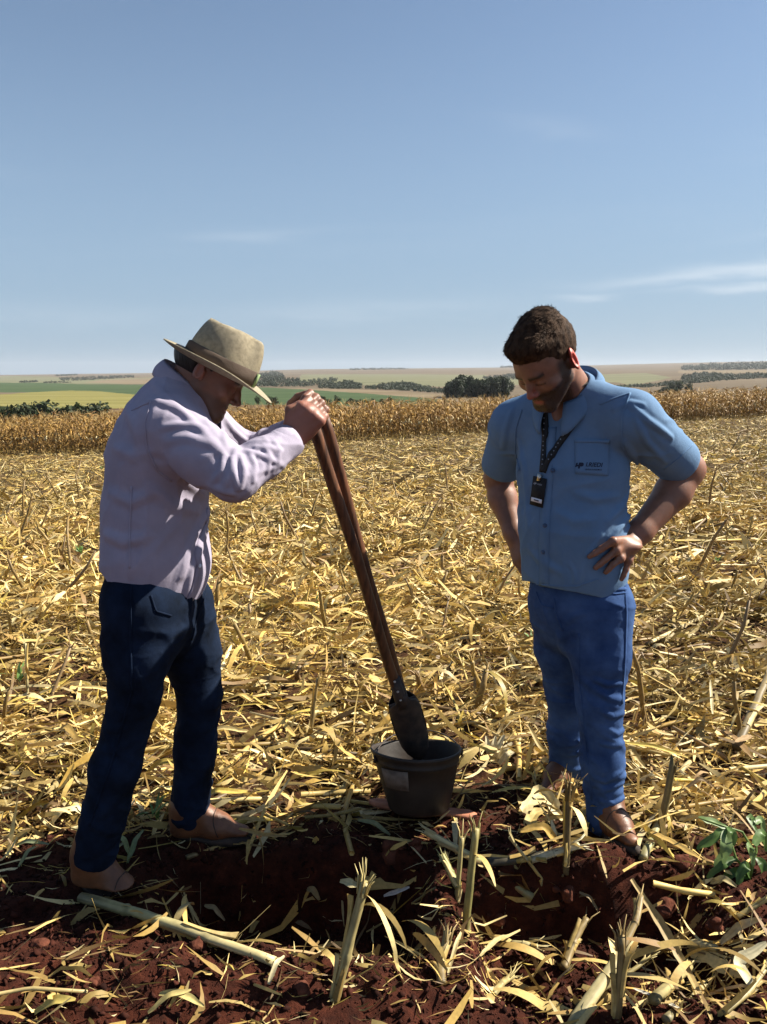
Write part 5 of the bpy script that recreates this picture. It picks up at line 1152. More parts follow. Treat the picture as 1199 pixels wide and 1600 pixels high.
tu = nrm(np.array([.05, .35, .75])); tbp = wrL + (palm - wrL) * .45 + (0, .012, .018); aB.chain([tbp, tbp + (-.024, .016, .030), tbp + (-.040, .040, .042), tbp + (-.052, .062, .044)], [.0155, .0130, .0110, .0095], .012, .006)
# right arm, its hand behind the other hip
aB.chain([shR + (elR - shR) * .35, elR - (elR - shR) * .06], [.054, .049], .02); aB.chain([elR - (elR - shR) * .06, elR + (wrR - elR) * .30, wrR - (wrR - elR) * .1, wrR], [.045, .0475, .033, .0300], .02, .02)
hx = nrm(U(820, 884, 2.50) - wrR); hz = nrm(np.array([-.75, -.60, .1])); hz = nrm(hz - (hz @ hx) * hx); hy = np.cross(hz, hx)
kk = [wrR + hx * .075 + hy * y for y in (-.028, -.009, .010, .028)]; aB.ell(wrR + hx * .042, [.052, .038, .018], np.stack([hx, hy, hz]), .02)
for q in kk: aB.cap(wrR + hx * .015 + hy * ((q - wrR) @ hy) * .6, q, .0130, .0115, .014)
axr = hy if np.dot(np.cross(hy, hx), hz) < 0 else -hy
fingers(aB, kk, [hx] * 4, [(.036, .025, .020), (.040, .027, .021), (.038, .025, .020), (.030, .021, .018)], [(20, 32, 22), (18, 30, 22), (22, 32, 22), (26, 34, 22)], [axr] * 4, (.0105, .0095, .0085, .0075))
tb = wrR + hx * .02 - hz * .012; aB.chain([tb, tb + hx * .03 - hz * .03, tb + hx * .05 - hz * .055], [.0145, .0120, .0095], .012, .005)
cB = Shape(); cB.sweep(SB[:5], [q * .72 for q in raB[:5]], [q * .70 for q in rbB[:5]], lB, .02, .05)
for a_, b_ in ((shL, eL2), (shR, eR2)): cB.chain([nbB * .4 + a_ * .6, a_, b_ - nrm(b_ - a_) * .02], [.05, .056, .048], .03)
for a_, b_, c_ in ((hpL, kL, aL), (hpR, kR, aR)): cB.chain([a_, b_, c_ + (0, 0, -.03)], [.076, .052, .038], .04)
bodyB, partsB = body([bB, aB], cB, pB, m_skinB, attB)
# short dark hair, fuller on top
def qB(P): return (P - _v(OB)) @ _v(MB_).T / sB
hrB = Shape(); hrB.ell(WB(0, -.012, .050), [.0835 * sB, .1035 * sB, .0950 * sB], MB_, .01); hrB.ell(WB(0, .052, .104), [.060 * sB, .050 * sB, .034 * sB], MB_, .03); hrB.ell(WB(0, -.03, .122), [.054 * sB, .058 * sB, .026 * sB], MB_, .03)
def hairline(P):
    q = qB(P); x, y, z = np.abs(q[:, 0]), q[:, 1], q[:, 2]
    front = y - np.interp(z, [-.05, .0, .03, .062, .075, .10, .2], [.012, .012, .030, .052, .110, .20, .3]); low = -z + np.interp(y, [-.12, -.05, .0, .012, .05], [-.045, -.038, -.012, -.020, .02]); return np.maximum(front, low) * sB
hrB.add(hairline, [OB], .4, .006, 'i')
for q in (-1, 1): hrB.ell(WB(q * .090, -.012, .0), [.021 * sB, .024 * sB, .036 * sB], MB_, .006, 's')
hrB.disp(lambda P: -.0016 * vnoise(P * np.array([75, 75, 75], f32)) - .0012 * vnoise(P * 170), [OB], .3)
V, F = polygonise(hrB, .0035); hairB = link('hair', make_mesh('hair', V, F), m_hairB, pB)
def comb(P, N):
    q = qB(P); d = np.zeros_like(P); top = sstep(.06, .11, q[:, 2])[:, None]; return top * (MB_[1] * .9 + MB_[2] * .25) + (1 - top) * (-MB_[2] * .9 - MB_[1] * .35)
blades('hair_strands', V, F, lambda c, n: qB(c)[:, 2] > .0, comb, .012, .0009, 7500, m_hairB, hairB, 71, .12, .25)
blades('hair_strands', V, F, lambda c, n: (qB(c)[:, 2] > .10), comb, .018, .0009, 700, m_hairB, hairB, 72, .4, .40)
Vb, Fb = partsB[0]; bm_ = attB(Vb)['beard']; zz = qB(Vb)[:, 2]; bm_ = bm_ * (zz < .03) * (np.abs(zz) > .004)
keepb = np.clip(bm_[Fb].mean(1), 0, 1); vis = keepb > .5
kb = lambda c, n: vis & (qB(c)[:, 2] < -.012)
blades('beard', Vb, Fb, kb, lambda P, N: np.tile(-MB_[2] * .9 + MB_[1] * .2, (len(P), 1)), .0045, .0006, 4200, m_hairB, pB, 73, .5, .4)
# lanyard with badge: hangs round his neck, a thing of its own
ly = empty('lanyard', tuple(U(848, 740, 2.2))); tag(ly, 'black lanyard with black name badge hanging on the blue shirt', 'lanyard')
V, F = strip(shB, [(853, 628), (853, 660), (852, 700), (849, 738)], .017, .008, 26); link('strap', make_mesh('strap', V, F), m_black, ly)
V, F = strip(shB, [(899, 660), (890, 672), (880, 686), (862, 712), (851, 738)], .017, .009, 30); link('strap', make_mesh('strap', V, F), m_black, ly)
bkp = [nbB + tB * .055 + fB * .016 + math.sin(a) * lB * .070 + math.cos(a) * fB * .074 - upv * .035 * max(math.cos(a), 0) for a in np.linspace(.75, 2 * np.pi - .75, 26)]
V, F = tube(bkp, .008, 6, True, 0, .25); link('neck_strap', make_mesh('neck_strap', V, F), m_black, ly)
for pts in ([(853, 640), (852, 690), (850, 730)], [(900, 655), (878, 687), (858, 722)]):
    pp = np.array(pts, float); s = np.linspace(.05, .95, 11)
    for q in s:
        x_, y_ = np.interp(q, [0, .5, 1], pp[:, 0]), np.interp(q, [0, .5, 1], pp[:, 1]); c = hits(shB, [x_], [y_])[0]; n_ = grad(shB, c[None], .015)[0]; V, F = disc(c + n_ * .0092, n_, .0020, .0008, 6); link('strap_mark', make_mesh('strap_mark', V, F), m_grey, ly)
cj = hits(shB, [849], [742])[0]; nj = grad(shB, cj[None], .02)[0]; nj = nrm(nj * (1, 1, .3))
cb = hits(shB, [845], [768])[0] + nj * .012; dn_ = nrm(cb - (cj + nj * .008)); dn_ = nrm(np.array([dn_[0] * .6, dn_[1] * .6, -1.0])); sb = nrm(np.cross(dn_, nj)); 
if sb[0] < 0: sb = -sb
nb_ = nrm(np.cross(sb, -dn_)); nb_ = nb_ if nb_[1] < 0 else -nb_
link('hook', make_mesh('hook', *tube([cj + nj * .010, cj + nj * .014 + dn_ * .012, cb - dn_ * .050, cb - dn_ * .040], [.004, .005, .004, .002], 8)), m_metal, ly)
def card(name, c, wx, hy_, th, material, parent):
    G_ = np.stack([np.stack([c + sb * (u_ * wx) + dn_ * (v_ * hy_) + nb_ * th for u_ in (-.5, .5)]) for v_ in (-.5, .5)]); V, F = slab(G_, -nb_ * th * 2); return link(name, make_mesh(name, V, F, False), material, parent)
badge = card('badge', cb, .048, .088, .0022, m_black, ly)
card('name_strip', cb + dn_ * .026 + nb_ * .0026, .040, .012, .0006, m_white, badge); card('name_print', cb + dn_ * .026 + nb_ * .0036, .018, .0035, .0003, m_navy, badge)
card('clip', cb - dn_ * .044 + nb_ * .004 - sb * .002, .009, .022, .0018, m_metal, ly)
for txt, sx, sz, oy in (('I.RIEDI', .0125, .0060, -.0215),):
    V2, F2 = text_curve(txt, 1.0); k = sx / V2[:, 0].max() * 1.5; flat_mesh('lettering', [cb + sb * (-.006 + v[0] * k) + dn_ * (oy - v[1] * k) + nb_ * .0028 for v in V2], F2, m_grey, badge)
for e_ in (em, em2): flat_mesh('emblem', [cb + sb * (-.0195 + a * .00092) + dn_ * (-.0175 - b_ * .00092) + nb_ * .0028 for a, b_ in e_], [tuple(range(8))], m_grey, badge)
# ------------------------------------------------------------------ the digging tool in the left man's hands
m_wood = noise_mat('handle_wood', (.040, .016, .008), (.15, .058, .024), 14, .5, bumpv=.25, bdist=.002, stretch=(6, 6, .6), spec=.4)
m_iron = noise_mat('rusty_iron', (.018, .014, .012), (.055, .035, .025), 30, .65, bumpv=.35, bdist=.003, spec=.4)
t1a, t1b = U(484, 640, 2.085), U(627, 1096, 2.345); t2a, t2b = U(500, 632, 2.145), U(630, 1093, 2.385)
dg = empty('post_hole_digger', tuple(t1b - (0, 0, .22))); tag(dg, 'post hole digger with two wooden handles and dark iron blades standing in the bucket', 'digging tool')
for a, b, rr_ in ((t1a, t1b, .0165), (t2a, t2b, .0165)):
    s = np.linspace(0, 1, 14)[:, None]; P = a + (b - a) * s; P = P + .0025 * np.sin(s * 9 + a[1] * 50) * np.array([1, .5, 0]); V, F = tube(P, [rr_ * .8, rr_] + [rr_] * 10 + [rr_ * 1.05, rr_], 14); V = V + .0008 * vnoise(V * 40)[:, None]
    h = link('handle', make_mesh('handle', V, F), m_wood, dg)
ax_ = nrm(t1b - t1a); bx_ = nrm(np.array([1, .25, 0]) - np.dot([1, .25, 0], ax_) * ax_); cx_ = np.cross(ax_, bx_)
for k, (hb, sgn) in enumerate(((t1b, -1), (t2b, 1))):
    mid = (t1b + t2b) / 2 + ax_ * .005
    # curved spade plate, its hollow turned to the other one
    rows = []; prof = [(-.045, .016), (-.02, .024), (-.002, .050), (.020, .064), (.06, .068), (.12, .066), (.17, .056), (.20, .040), (.222, .020), (.230, .004)]
    for t, hw in prof:
        u = np.linspace(-1, 1, 13); ang = u * hw / .060; rows.append(mid + ax_ * t + bx_ * (.060 * np.sin(ang))[:, None] * 1.0 + cx_ * (sgn * (.060 * np.cos(ang) - .060 + .030 - .05 * max(t - .08, 0)))[:, None])
    G_ = np.stack(rows, 0); V, F = slab(G_, cx_ * sgn * .004); bl = link('blade', make_mesh('blade', V, F), m_iron, dg)
    V, F = tube([hb - ax_ * .10, hb - ax_ * .02, hb + ax_ * .02], [.0185, .0195, .021], 12); link('ferrule', make_mesh('ferrule', V, F), m_iron, bl)
    for q in (-.085, -.045, -.010): V, F = disc(hb + ax_ * q + np.array([0, -1, .25]) * .0185, np.array([0, -1, .25]), .0042, .004, 8); link('rivet', make_mesh('rivet', V, F), m_metal, bl)
V, F = tube([mid + bx_ * .045, mid - bx_ * .045], .006, 8); link('pivot_bolt', make_mesh('pivot_bolt', V, F), m_iron, dg)

# ------------------------------------------------------------------ board and bucket
m_plas = noise_mat('dirty_bucket', (.014, .0095, .007), (.036, .024, .017), 9, .6, bumpv=.12, spec=.35)
m_label = noise_mat('old_label', (.09, .066, .05), (.17, .13, .10), 30, .8, bumpv=.1)
m_board = noise_mat('reddish_wood', (.30, .11, .06), (.44, .18, .10), 20, .7, bumpv=.3, bdist=.003, stretch=(1, 8, 1))
gb = hit_ground(655, 1283); bzz = float(max(gz(gb[0] + q, gb[1] + p_) for q in (-.17, -.09, 0, .09, .17) for p_ in (-.04, 0, .04))) + .004
brd = empty('wooden_board', (gb[0], gb[1], bzz)); tag(brd, 'short flat reddish wooden board under the bucket', 'board')
S = Shape(); dB = nrm([1, -.16, -.05]); wB = nrm(np.cross([0, 0, 1], dB))
n = 16; u = np.linspace(-1, 1, n); hwid = .021 * np.clip((1 - np.abs(u)) * 5 + .25, 0, 1) * (1 + .06 * np.sin(u * 9)); G_ = np.stack([np.array([gb[0] + .01, gb[1], bzz + .014]) + dB * .180 * q + wB * .012 + wB * h_ * v for q, h_ in zip(u, hwid) for v in (-1, -.3, .3, 1)]).reshape(n, 4, 3)
V, F = slab(G_, np.array([0, 0, -.014])); bo = link('plank', make_mesh('plank', V, F, False), m_board, brd)
bz0 = bzz + .014
bc = empty('bucket', (gb[0], gb[1], bz0)); tag(bc, 'brown bucket with faded label and wire handle, the digger standing in it', 'bucket')
BH, R0, R1 = .196, .100, .149; cen_ = np.array([gb[0], gb[1], bz0]); tilt = np.array([-.010, 0.0])
TB = R(14)
def lean_back(V):
    q = np.asarray(V, float) - cen_; c, s = math.cos(TB), math.sin(TB); return cen_ + np.stack([q[..., 0], q[..., 1] * c + q[..., 2] * s, q[..., 2] * c - q[..., 1] * s], -1)
th = np.linspace(0, 2 * np.pi, 64, endpoint=False)
prof = [(0.001, .0), (R0 - .01, .0), (R0, .008), (R0 + (R1 - R0) * .5, BH * .5), (R0 + (R1 - R0) * .80, BH * .80), (R0 + (R1 - R0) * .81 + .0015, BH * .805), (R0 + (R1 - R0) * .84 + .0015, BH * .84), (R0 + (R1 - R0) * .85, BH * .85), (R1 - .002, BH - .012), (R1 + .002, BH - .008), (R1 + .003, BH), (R1 - .002, BH + .002), (R1 - .006, BH - .006), (R0 + (R1 - R0) * .5 - .005, BH * .5), (R0 - .006, .012), (.001, .011)]
rows = [cen_ + np.stack([r_ * np.cos(th) + tilt[0] * z_ / BH, r_ * np.sin(th) + tilt[1] * z_ / BH, np.full(64, z_) + .004 * np.sin(th * 2 + 1) * z_ / BH], -1) for r_, z_ in prof]
V = lean_back(np.stack(rows, 0).reshape(-1, 3)); link('pail', make_mesh('pail', V, grid_faces(len(prof), 64, True)), m_plas, bc)
g = np.random.default_rng(88); rs = np.linspace(0.002, R0 + (R1 - R0) * .45 - .009, 12); SV = np.stack([cen_ + np.stack([r_ * np.cos(th), r_ * np.sin(th), BH * .42 + .02 * (1 - r_ / .12) + .012 * vnoise(np.stack([r_ * np.cos(th) * 40, r_ * np.sin(th) * 40, th * 0], -1))], -1) for r_ in rs], 0)
link('soil_sample', make_mesh('soil_sample', lean_back(SV.reshape(-1, 3)), grid_faces(12, 64, True)), m_soil_bare, bc)
al = np.linspace(math.pi * 1.18, math.pi * 1.42, 9); lab = np.stack([cen_ + np.array([(R0 + (R1 - R0) * z_ + .0022) * math.cos(a) + tilt[0] * z_, (R0 + (R1 - R0) * z_ + .0022) * math.sin(a) + tilt[1] * z_, BH * z_ ]) for z_ in (.46, .62, .78) for a in al + (.05 * (z_ - .6))]).reshape(3, 9, 3)
V, F = slab(lean_back(lab), np.array([0, .002, 0])); link('label', make_mesh('label', V, F), m_label, bc)
for sg in (-1, 1):
    c = cen_ + np.array([sg * (R1 + .004) * .94, sg * .05, BH - .022]); V, F = disc(c, np.array([sg, 0, -.1]), .013, .006, 12); link('handle_lug', make_mesh('handle_lug', lean_back(V), F), m_plas, bc)
aa_ = np.linspace(0, np.pi, 20); hb1 = cen_ + np.array([R1 * .96, .05, BH - .02]); hb2 = cen_ - np.array([R1 * .96, .05, -BH + .02]); P = np.stack([(hb1 + hb2) / 2 + (hb1 - hb2) / 2 * math.cos(a) + np.array([-.05, 1, .14]) * .150 * math.sin(a) for a in aa_]); P[:, 2] += .028 * np.sin(aa_)
V, F = tube(P, .0026, 7); link('wire_handle', make_mesh('wire_handle', lean_back(V), F), m_iron, bc)

# ------------------------------------------------------------------ corn stalks standing and lying in front of the men
def stalk(path, r, label, colour=(.50, .40, .17), frays=6, leaves=0, seed=0, nodes=2, green=0.0, cat='corn stalk', name='corn_stalk', cut=False, ragged=.04):
    """a broken stalk along 3-D points, with its joints, torn end and clinging leaves as parts"""
    g = np.random.default_rng(900 + seed); path = np.asarray(path, float); e = empty(name, tuple(path[0])); tag(e, label, cat, 'broken corn stalks around the digging spot')
    s0 = np.linspace(0, 1, len(path)); s = np.unique(np.concatenate([np.linspace(0, 1, 18)] + [np.array([q - .018, q, q + .018]) for q in (np.arange(nodes) + .6) / (nodes + .35)])); P = np.stack([np.interp(s, s0, path[:, k]) for k in range(3)], -1)
    for k in range(2, len(P) - 2): pass
    L = np.linalg.norm(path[-1] - path[0]); rad = r * (1.06 - .22 * s)
    for q in (np.arange(nodes) + .6) / (nodes + .35): rad = rad * (1 + .22 * np.exp(-((s - q) / .014) ** 2))
    P = P + .10 * r * np.stack([vnoise(np.stack([s * 9, s * 0 + seed, s * 0 + k], -1)) for k in range(3)], -1)
    V, F = tube(P, rad, 20, True, g.uniform(0, 3), .82)
    a = nrm(path[-1] - path[0]); V = V + (.05 * r * vnoise(V * 130))[:, None]
    if cut:
        k = (V - path[-1]) @ a; sd_ = nrm(np.cross(a, [0, 1, 0])); V = V - a * (np.maximum(k + 3.2 * r, 0) * .0)[:, None]; V[-22:-2] += a * ((V[-22:-2] - path[-1]) @ sd_)[:, None] * 2.6; V[-1] = V[-22:-2].mean(0)
    colour = np.asarray(colour) * .66; hh = np.clip((V - path[0]) @ a / L, 0, 1); tn = np.asarray(colour) * (1 + .22 * vnoise(np.stack([hh * 6, hh * 0 + seed, (V[:, 0] + V[:, 1]) * 60], -1)))[:, None]
    an_ = np.append(np.tile(np.arange(20), len(s)), [0, 0]); tn = tn * (1 + .45 * vnoise(np.stack([an_ * .83 + seed, hh * 2.5, hh * 0 + .5], -1)) + .25 * vnoise(np.stack([an_ * 2.1, hh * 5, hh * 0 + seed], -1)))[:, None]
    for q in (np.arange(nodes) + .6) / (nodes + .35): tn = tn * (1 - .5 * np.exp(-((hh - q - .012) / .012) ** 2))[:, None]
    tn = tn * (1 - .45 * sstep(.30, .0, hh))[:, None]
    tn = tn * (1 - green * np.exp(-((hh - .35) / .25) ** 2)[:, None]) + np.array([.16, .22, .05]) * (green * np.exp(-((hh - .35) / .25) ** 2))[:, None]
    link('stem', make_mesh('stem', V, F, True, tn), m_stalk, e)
    end = P[-1]; parts = []
    for k in range(frays):
        u = nrm(np.cross(a, g.normal(size=3))); b0 = end + u * r * g.uniform(.3, .95) - a * .012; l = ragged * g.uniform(.4, 1.4); q = b0 + a * l + u * l * g.uniform(0, .7); m_ = (b0 + q) / 2 - u * l * .08
        parts.append((*tube([b0 - a * .02, m_, q], [.0030, .0022, .0007], 4), np.asarray(colour) * g.uniform(.9, 1.45)))
    if parts: V, F, T = join(parts); link('torn_fibres', make_mesh('torn_fibres', V, F, True, T), m_stalk, e)
    for k in range(2 + leaves // 2):                       # dry sheath strips clinging along the stem
        t0_, t1_ = sorted(g.uniform(.02, .95, 2)); t1_ = min(t0_ + max(t1_ - t0_, .25), 1.0); u = nrm(np.cross(a, g.normal(size=3))); v_ = np.cross(a, u); n_ = 9; st = np.linspace(t0_, t1_, n_)
        cc = np.stack([np.interp(st, s, P[:, q]) for q in range(3)], -1); pe = (np.linspace(0, 1, n_) ** 3)[:, None] * g.uniform(.2, 1.6) * r; hw = r * g.uniform(.35, .8) * (1 - .6 * np.linspace(0, 1, n_) ** 3)
        G_ = np.stack([cc + u * (1.10 * r + pe * 1.0) * math.cos(q) + v_ * (1.10 * r) * math.sin(q) * (hw / r)[:, None] * 1.3 for q in (-1.0, -.5, 0, .5, 1.0)], 1); G_ = G_ + .10 * r * vnoise((G_ * 150).reshape(-1, 3)).reshape(n_, 5)[..., None] * v_
        link('sheath', make_mesh('sheath', G_.reshape(-1, 3), grid_faces(n_, 5), True, np.repeat(tones(g, n_, .1) * .35 + tones(g, 1) * .65, 5, 0)), m_straw, e)
    for k in range(leaves):
        t = g.uniform(.15, .9); q = path[0] + (path[-1] - path[0]) * t; yw = g.uniform(0, 6.28); Lf = g.uniform(.12, .26)
        V, F = ribbons((q + np.array([math.cos(yw), math.sin(yw), -.1]) * Lf * .42)[None], np.array([yw]), np.array([g.uniform(-.6, .4)]), np.array([Lf]), np.array([g.uniform(.012, .026)]), np.array([g.uniform(-2.6, -.4)]), g.normal(size=1) * .4, g.normal(size=1), 8, .8)
        V[:, 2] = np.maximum(V[:, 2], gz(V[:, 0], V[:, 1]) + .003)
        link('leaf', make_mesh('leaf', V, F, True, np.repeat(tones(g, 1), len(V), 0)), m_straw, e)
    return e
def gp(px, py, up=0.0):
    p = hit_ground(px, py); return p + np.array([0, 0, up])
def lean(px0, py0, px1, py1, dy=0.0, sink=.03):
    """stub rooted where the photo shows its foot, its top on the sight line through the top pixel"""
    b_ = gp(px0, py0); return [b_ - np.array([0, 0, sink]), b_, U(px1, py1, b_[1] + dy)]
C0, C1, C2 = (.52, .42, .18), (.62, .52, .26), (.38, .27, .11)
stalk(lean(524, 1560, 571, 1378, .06), .0150, 'thick broken stalk leaning upright in the front middle, its top torn to white fibres', C0, 12, 2, 1, 2, 0, ragged=.05)
a, b = gp(128, 1413, .022), gp(428, 1512, .016); stalk([a, (a + b) / 2 + (0, 0, .012), b], .0145, 'long pale stalk lying on the red soil at the lower left', C1, 5, 3, 2, 2, .25, ragged=.025)
stalk(lean(728, 1452, 744, 1295, .02), .0140, 'tall upright stub in front of the reddish board, split at the top', (.40, .34, .13), 5, 1, 3, 1, .15)
stalk(lean(714, 1400, 722, 1308, .02), .0095, 'thin upright stub just behind the split stub by the board', C0, 4, 0, 4, 1, .2)
a, b = U(664, 1298, 2.16), gp(832, 1412, .02); stalk([b, (a + b) / 2 + (0, 0, .012), a], .0125, 'greenish stalk leaning across the two upright stubs near the board', C1, 6, 1, 5, 2, .65)
stalk(lean(885, 1350, 890, 1235, .03), .0125, 'dark frayed stub standing before the right man\'s boot', (.24, .17, .075), 14, 3, 6, 1, 0, ragged=.06)
stalk(lean(1030, 1312, 1052, 1190, .03), .0150, 'thick stub with slanting pale cut beside the green weed', (.30, .22, .08), 2, 1, 7, 0, 0, cut=True)
a, b = gp(1004, 1352, .02), U(1037, 1268, 2.30); stalk([a, (a + b) / 2, b], .0130, 'short pale and green stalk leaning against the cut stub', C1, 4, 0, 8, 1, .35)
a, b = gp(898, 1600, .0), U(972, 1486, 1.66); stalk([a - np.array([.01, .02, .04]), a, b], .0165, 'thick broken stalk at the bottom right, bent where it tore', C1, 12, 2, 9, 1, 0, ragged=.05)
b2 = U(1002, 1400, 1.80); stalk([b, b + (b2 - b) * .5 + np.array([.012, 0, .01]), b2], .0085, 'thin brown upper piece bent away from the thick broken stalk', C2, 3, 0, 10, 1)
stalk(lean(965, 1590, 972, 1462, .02), .0120, 'stub among husks at the bottom right of the field edge', C2, 8, 4, 11, 1)
a, b = gp(1020, 1580, .03), gp(1075, 1536, .05); stalk([a, b], .0130, 'short stalk lying across the husks at the bottom right', C0, 6, 2, 12, 1)
stalk(lean(846, 1372, 796, 1308, .02), .0060, 'slim splinter of stalk leaning left of the dark frayed stub', C1, 2, 0, 13, 1)
a, b = gp(645, 1420, .02), gp(612, 1452, .01); stalk([U(680, 1388, 2.0), a], .0048, 'thin straw stem lying left of the split stub', C0, 2, 0, 14, 1)
a, b = gp(690, 1362, .01), gp(716, 1402, .03); stalk([b, a + np.array([0, 0, .045])], .0110, 'short green tinted stalk piece between the stubs near the board', (.44, .40, .16), 4, 0, 15, 1, .5)
a, b = gp(760, 1355, .012), gp(862, 1340, .012); stalk([a, b], .0150, 'dark weathered stalk lying half buried behind the stubs', (.10, .085, .055), 3, 0, 16, 1)
a, b = gp(830, 1352, .018), gp(905, 1330, .02); stalk([a, b], .0120, 'bleached stalk lying at the foot of the frayed stub', (.78, .70, .45), 6, 1, 17, 1)
a, b = gp(292, 1345, .012), gp(372, 1320, .016); stalk([a, b], .0085, 'brown stalk lying in front of the left man\'s forward boot', C2, 3, 1, 18, 1)
stalk(lean(484, 1160, 497, 1060, .03), .0085, 'dark thin stub leaning in the straw left of the iron blades', C2, 3, 1, 19, 1)
a, b = gp(530, 1250, .02), gp(590, 1175, .05); stalk([a, b], .0120, 'pale stalk piece lying left of the bucket', C1, 6, 2, 20, 1, .2)
stalk(lean(45, 1115, 40, 1005, .02), .0060, 'pale upright leafy stem left of the left man\'s knee', C1, 3, 3, 21, 1)
a, b = gp(0, 1042, .03), gp(165, 1022, .04); stalk([a, (a + b) / 2 + (0, 0, .02), b], .0085, 'long stem lying in the straw left of the left man', C0, 3, 1, 22, 3)
a, b = gp(355, 990, .03), gp(425, 955, .10); stalk([a, b], .0100, 'stalk with pale cut end lying right of the left man\'s thigh', C0, 5, 1, 23, 1)
a, b = gp(700, 770, .04), gp(815, 850, .03); stalk([a, (a + b) / 2 + (0, 0, .03), b], .0110, 'long stem slanting down towards the right man\'s hidden hand', C2, 3, 2, 24, 3)
a, b = gp(720, 880, .03), gp(822, 888, .03); stalk([a, b], .0105, 'pale stem lying level beside the right man\'s hip', C1, 3, 1, 25, 2)
a, b = gp(1010, 1015, .03), gp(1199, 935, .10); stalk([a, (a + b) / 2, b], .0120, 'thick stem lying in the straw to the right of the right man\'s knee', C2, 4, 2, 26, 2)
a, b = gp(1150, 1180, .03), gp(1199, 1090, .12); stalk([a, b], .0170, 'dark thick stalk piece at the right edge above the weed', (.30, .22, .10), 6, 2, 27, 1)

# long leaves and husks that stand out, each its own
def leaf(pts, wid, tone, label, fold=.25, seed=0, name='dry_leaf', cat='dry leaf', mtl=None, nb=7, tear=.22):
    g = np.random.default_rng(700 + seed); pts = np.asarray(pts, float); n = 20; s0 = np.linspace(0, 1, len(pts)); s = np.linspace(0, 1, n)
    P = np.stack([np.interp(s, s0, pts[:, k]) for k in range(3)], -1); P[1:-1] = (P[:-2] + P[1:-1] * 2 + P[2:]) / 4; P[1:-1] = (P[:-2] + P[1:-1] * 2 + P[2:]) / 4
    T = np.gradient(P, axis=0); T /= np.linalg.norm(T, axis=1)[:, None]; A = np.cross(T, [0, -.55, .83]); A /= np.linalg.norm(A, axis=1)[:, None] + 1e-9; N = np.cross(A, T)
    ww = wid * np.clip(np.sin(np.pi * (.10 + .86 * s)) ** .6, .05, 1); u = np.linspace(-1, 1, nb)
    G_ = P[:, None] + A[:, None] * (u[None, :, None] * ww[:, None, None]) + N[:, None] * ((np.abs(u)[None, :] * fold * ww[:, None] + .12 * wid * np.sin(9 * s + seed)[:, None] * u[None])[..., None])
    if tear: G_ = G_ + (tear * wid * vnoise((G_ * 60).reshape(-1, 3)).reshape(n, nb)[..., None]) * A[:, None]
    V = G_.reshape(-1, 3); tn = .8 * np.asarray(tone) * (1 + .18 * vnoise(np.stack([np.repeat(s, nb) * 4, np.tile(u, n) * 5, np.full(n * nb, seed * 1.7)], -1)) + .30 * vnoise(np.stack([np.tile(u, n) * 9 + seed, np.repeat(s, nb) * 1.2, np.full(n * nb, 2.5)], -1)))[:, None]
    me = make_mesh(name, V - pts[0], grid_faces(n, nb), True, tn); o = link(name, me, mtl or m_straw); o.location = tuple(pts[0])
    if label: tag(o, label, cat, 'loose dry leaves around the digging spot' if cat == 'dry leaf' else None)
    return o
LC = (.66, .55, .28)
a = U(986, 1374, 1.88); leaf([a, U(1030, 1440, 1.82), U(1070, 1510, 1.74), gp(1112, 1600, .01)], .012, (.42, .30, .12), 'long brown leaf arching from the broken stalk down to the bottom edge', .5, 1)
leaf([gp(1180, 1560, .02), U(1150, 1502, 1.72), U(1199, 1474, 1.74)], .015, (.72, .64, .40), 'broad pale husk sticking in at the right edge', .2, 2)
leaf([gp(990, 1555, .02), gp(1060, 1593, .03)], .008, (.85, .80, .66), 'thin whitish leaf strip at the bottom right', .3, 3)
leaf([gp(1070, 1308, .02), U(1085, 1290, 2.32), U(1094, 1262, 2.36)], .017, (.78, .68, .38), 'pale husk standing beside the green weed', .5, 4)
leaf([gp(575, 1400, .02), U(552, 1382, 2.0), U(532, 1376, 2.02)], .012, LC, 'curled leaf torn from the top of the leaning stalk', .4, 5)
leaf([gp(815, 1290, .05), gp(845, 1268, .07), gp(880, 1290, .02)], .026, (.74, .60, .30), 'yellow husk lying open before the right man\'s rear foot', .5, 6, tear=.4)
leaf([gp(835, 1305, .01), U(828, 1280, 2.30), U(850, 1262, 2.34)], .018, (.62, .46, .16), 'golden husk hanging under the open husk', .4, 7, tear=.3)
leaf([gp(600, 1405, .01), gp(640, 1400, .03)], .007, (.85, .80, .7), 'small whitish leaf lying in the shaded hollow', .3, 8)
tf = empty('leaf_tuft', tuple(gp(772, 1192))); tag(tf, 'tuft of pale stripped leaves standing right behind the bucket', 'leaf tuft')
for k, (x0, y0, x1, y1) in enumerate([(765, 1190, 760, 1150), (768, 1190, 775, 1150), (772, 1192, 788, 1148), (778, 1192, 800, 1160), (780, 1195, 806, 1172)]):
    o = leaf([gp(x0, y0, .0), U((x0 + x1) / 2, (y0 + y1) / 2 - 4, gp(x0, y0)[1] + .0), U(x1, y1, gp(x0, y0)[1] + .02)], .011, (.74, .64, .40), None, .4, 10 + k, name='leaf'); w_ = o.location.copy(); o.parent = tf; o.location = w_ - tf.location
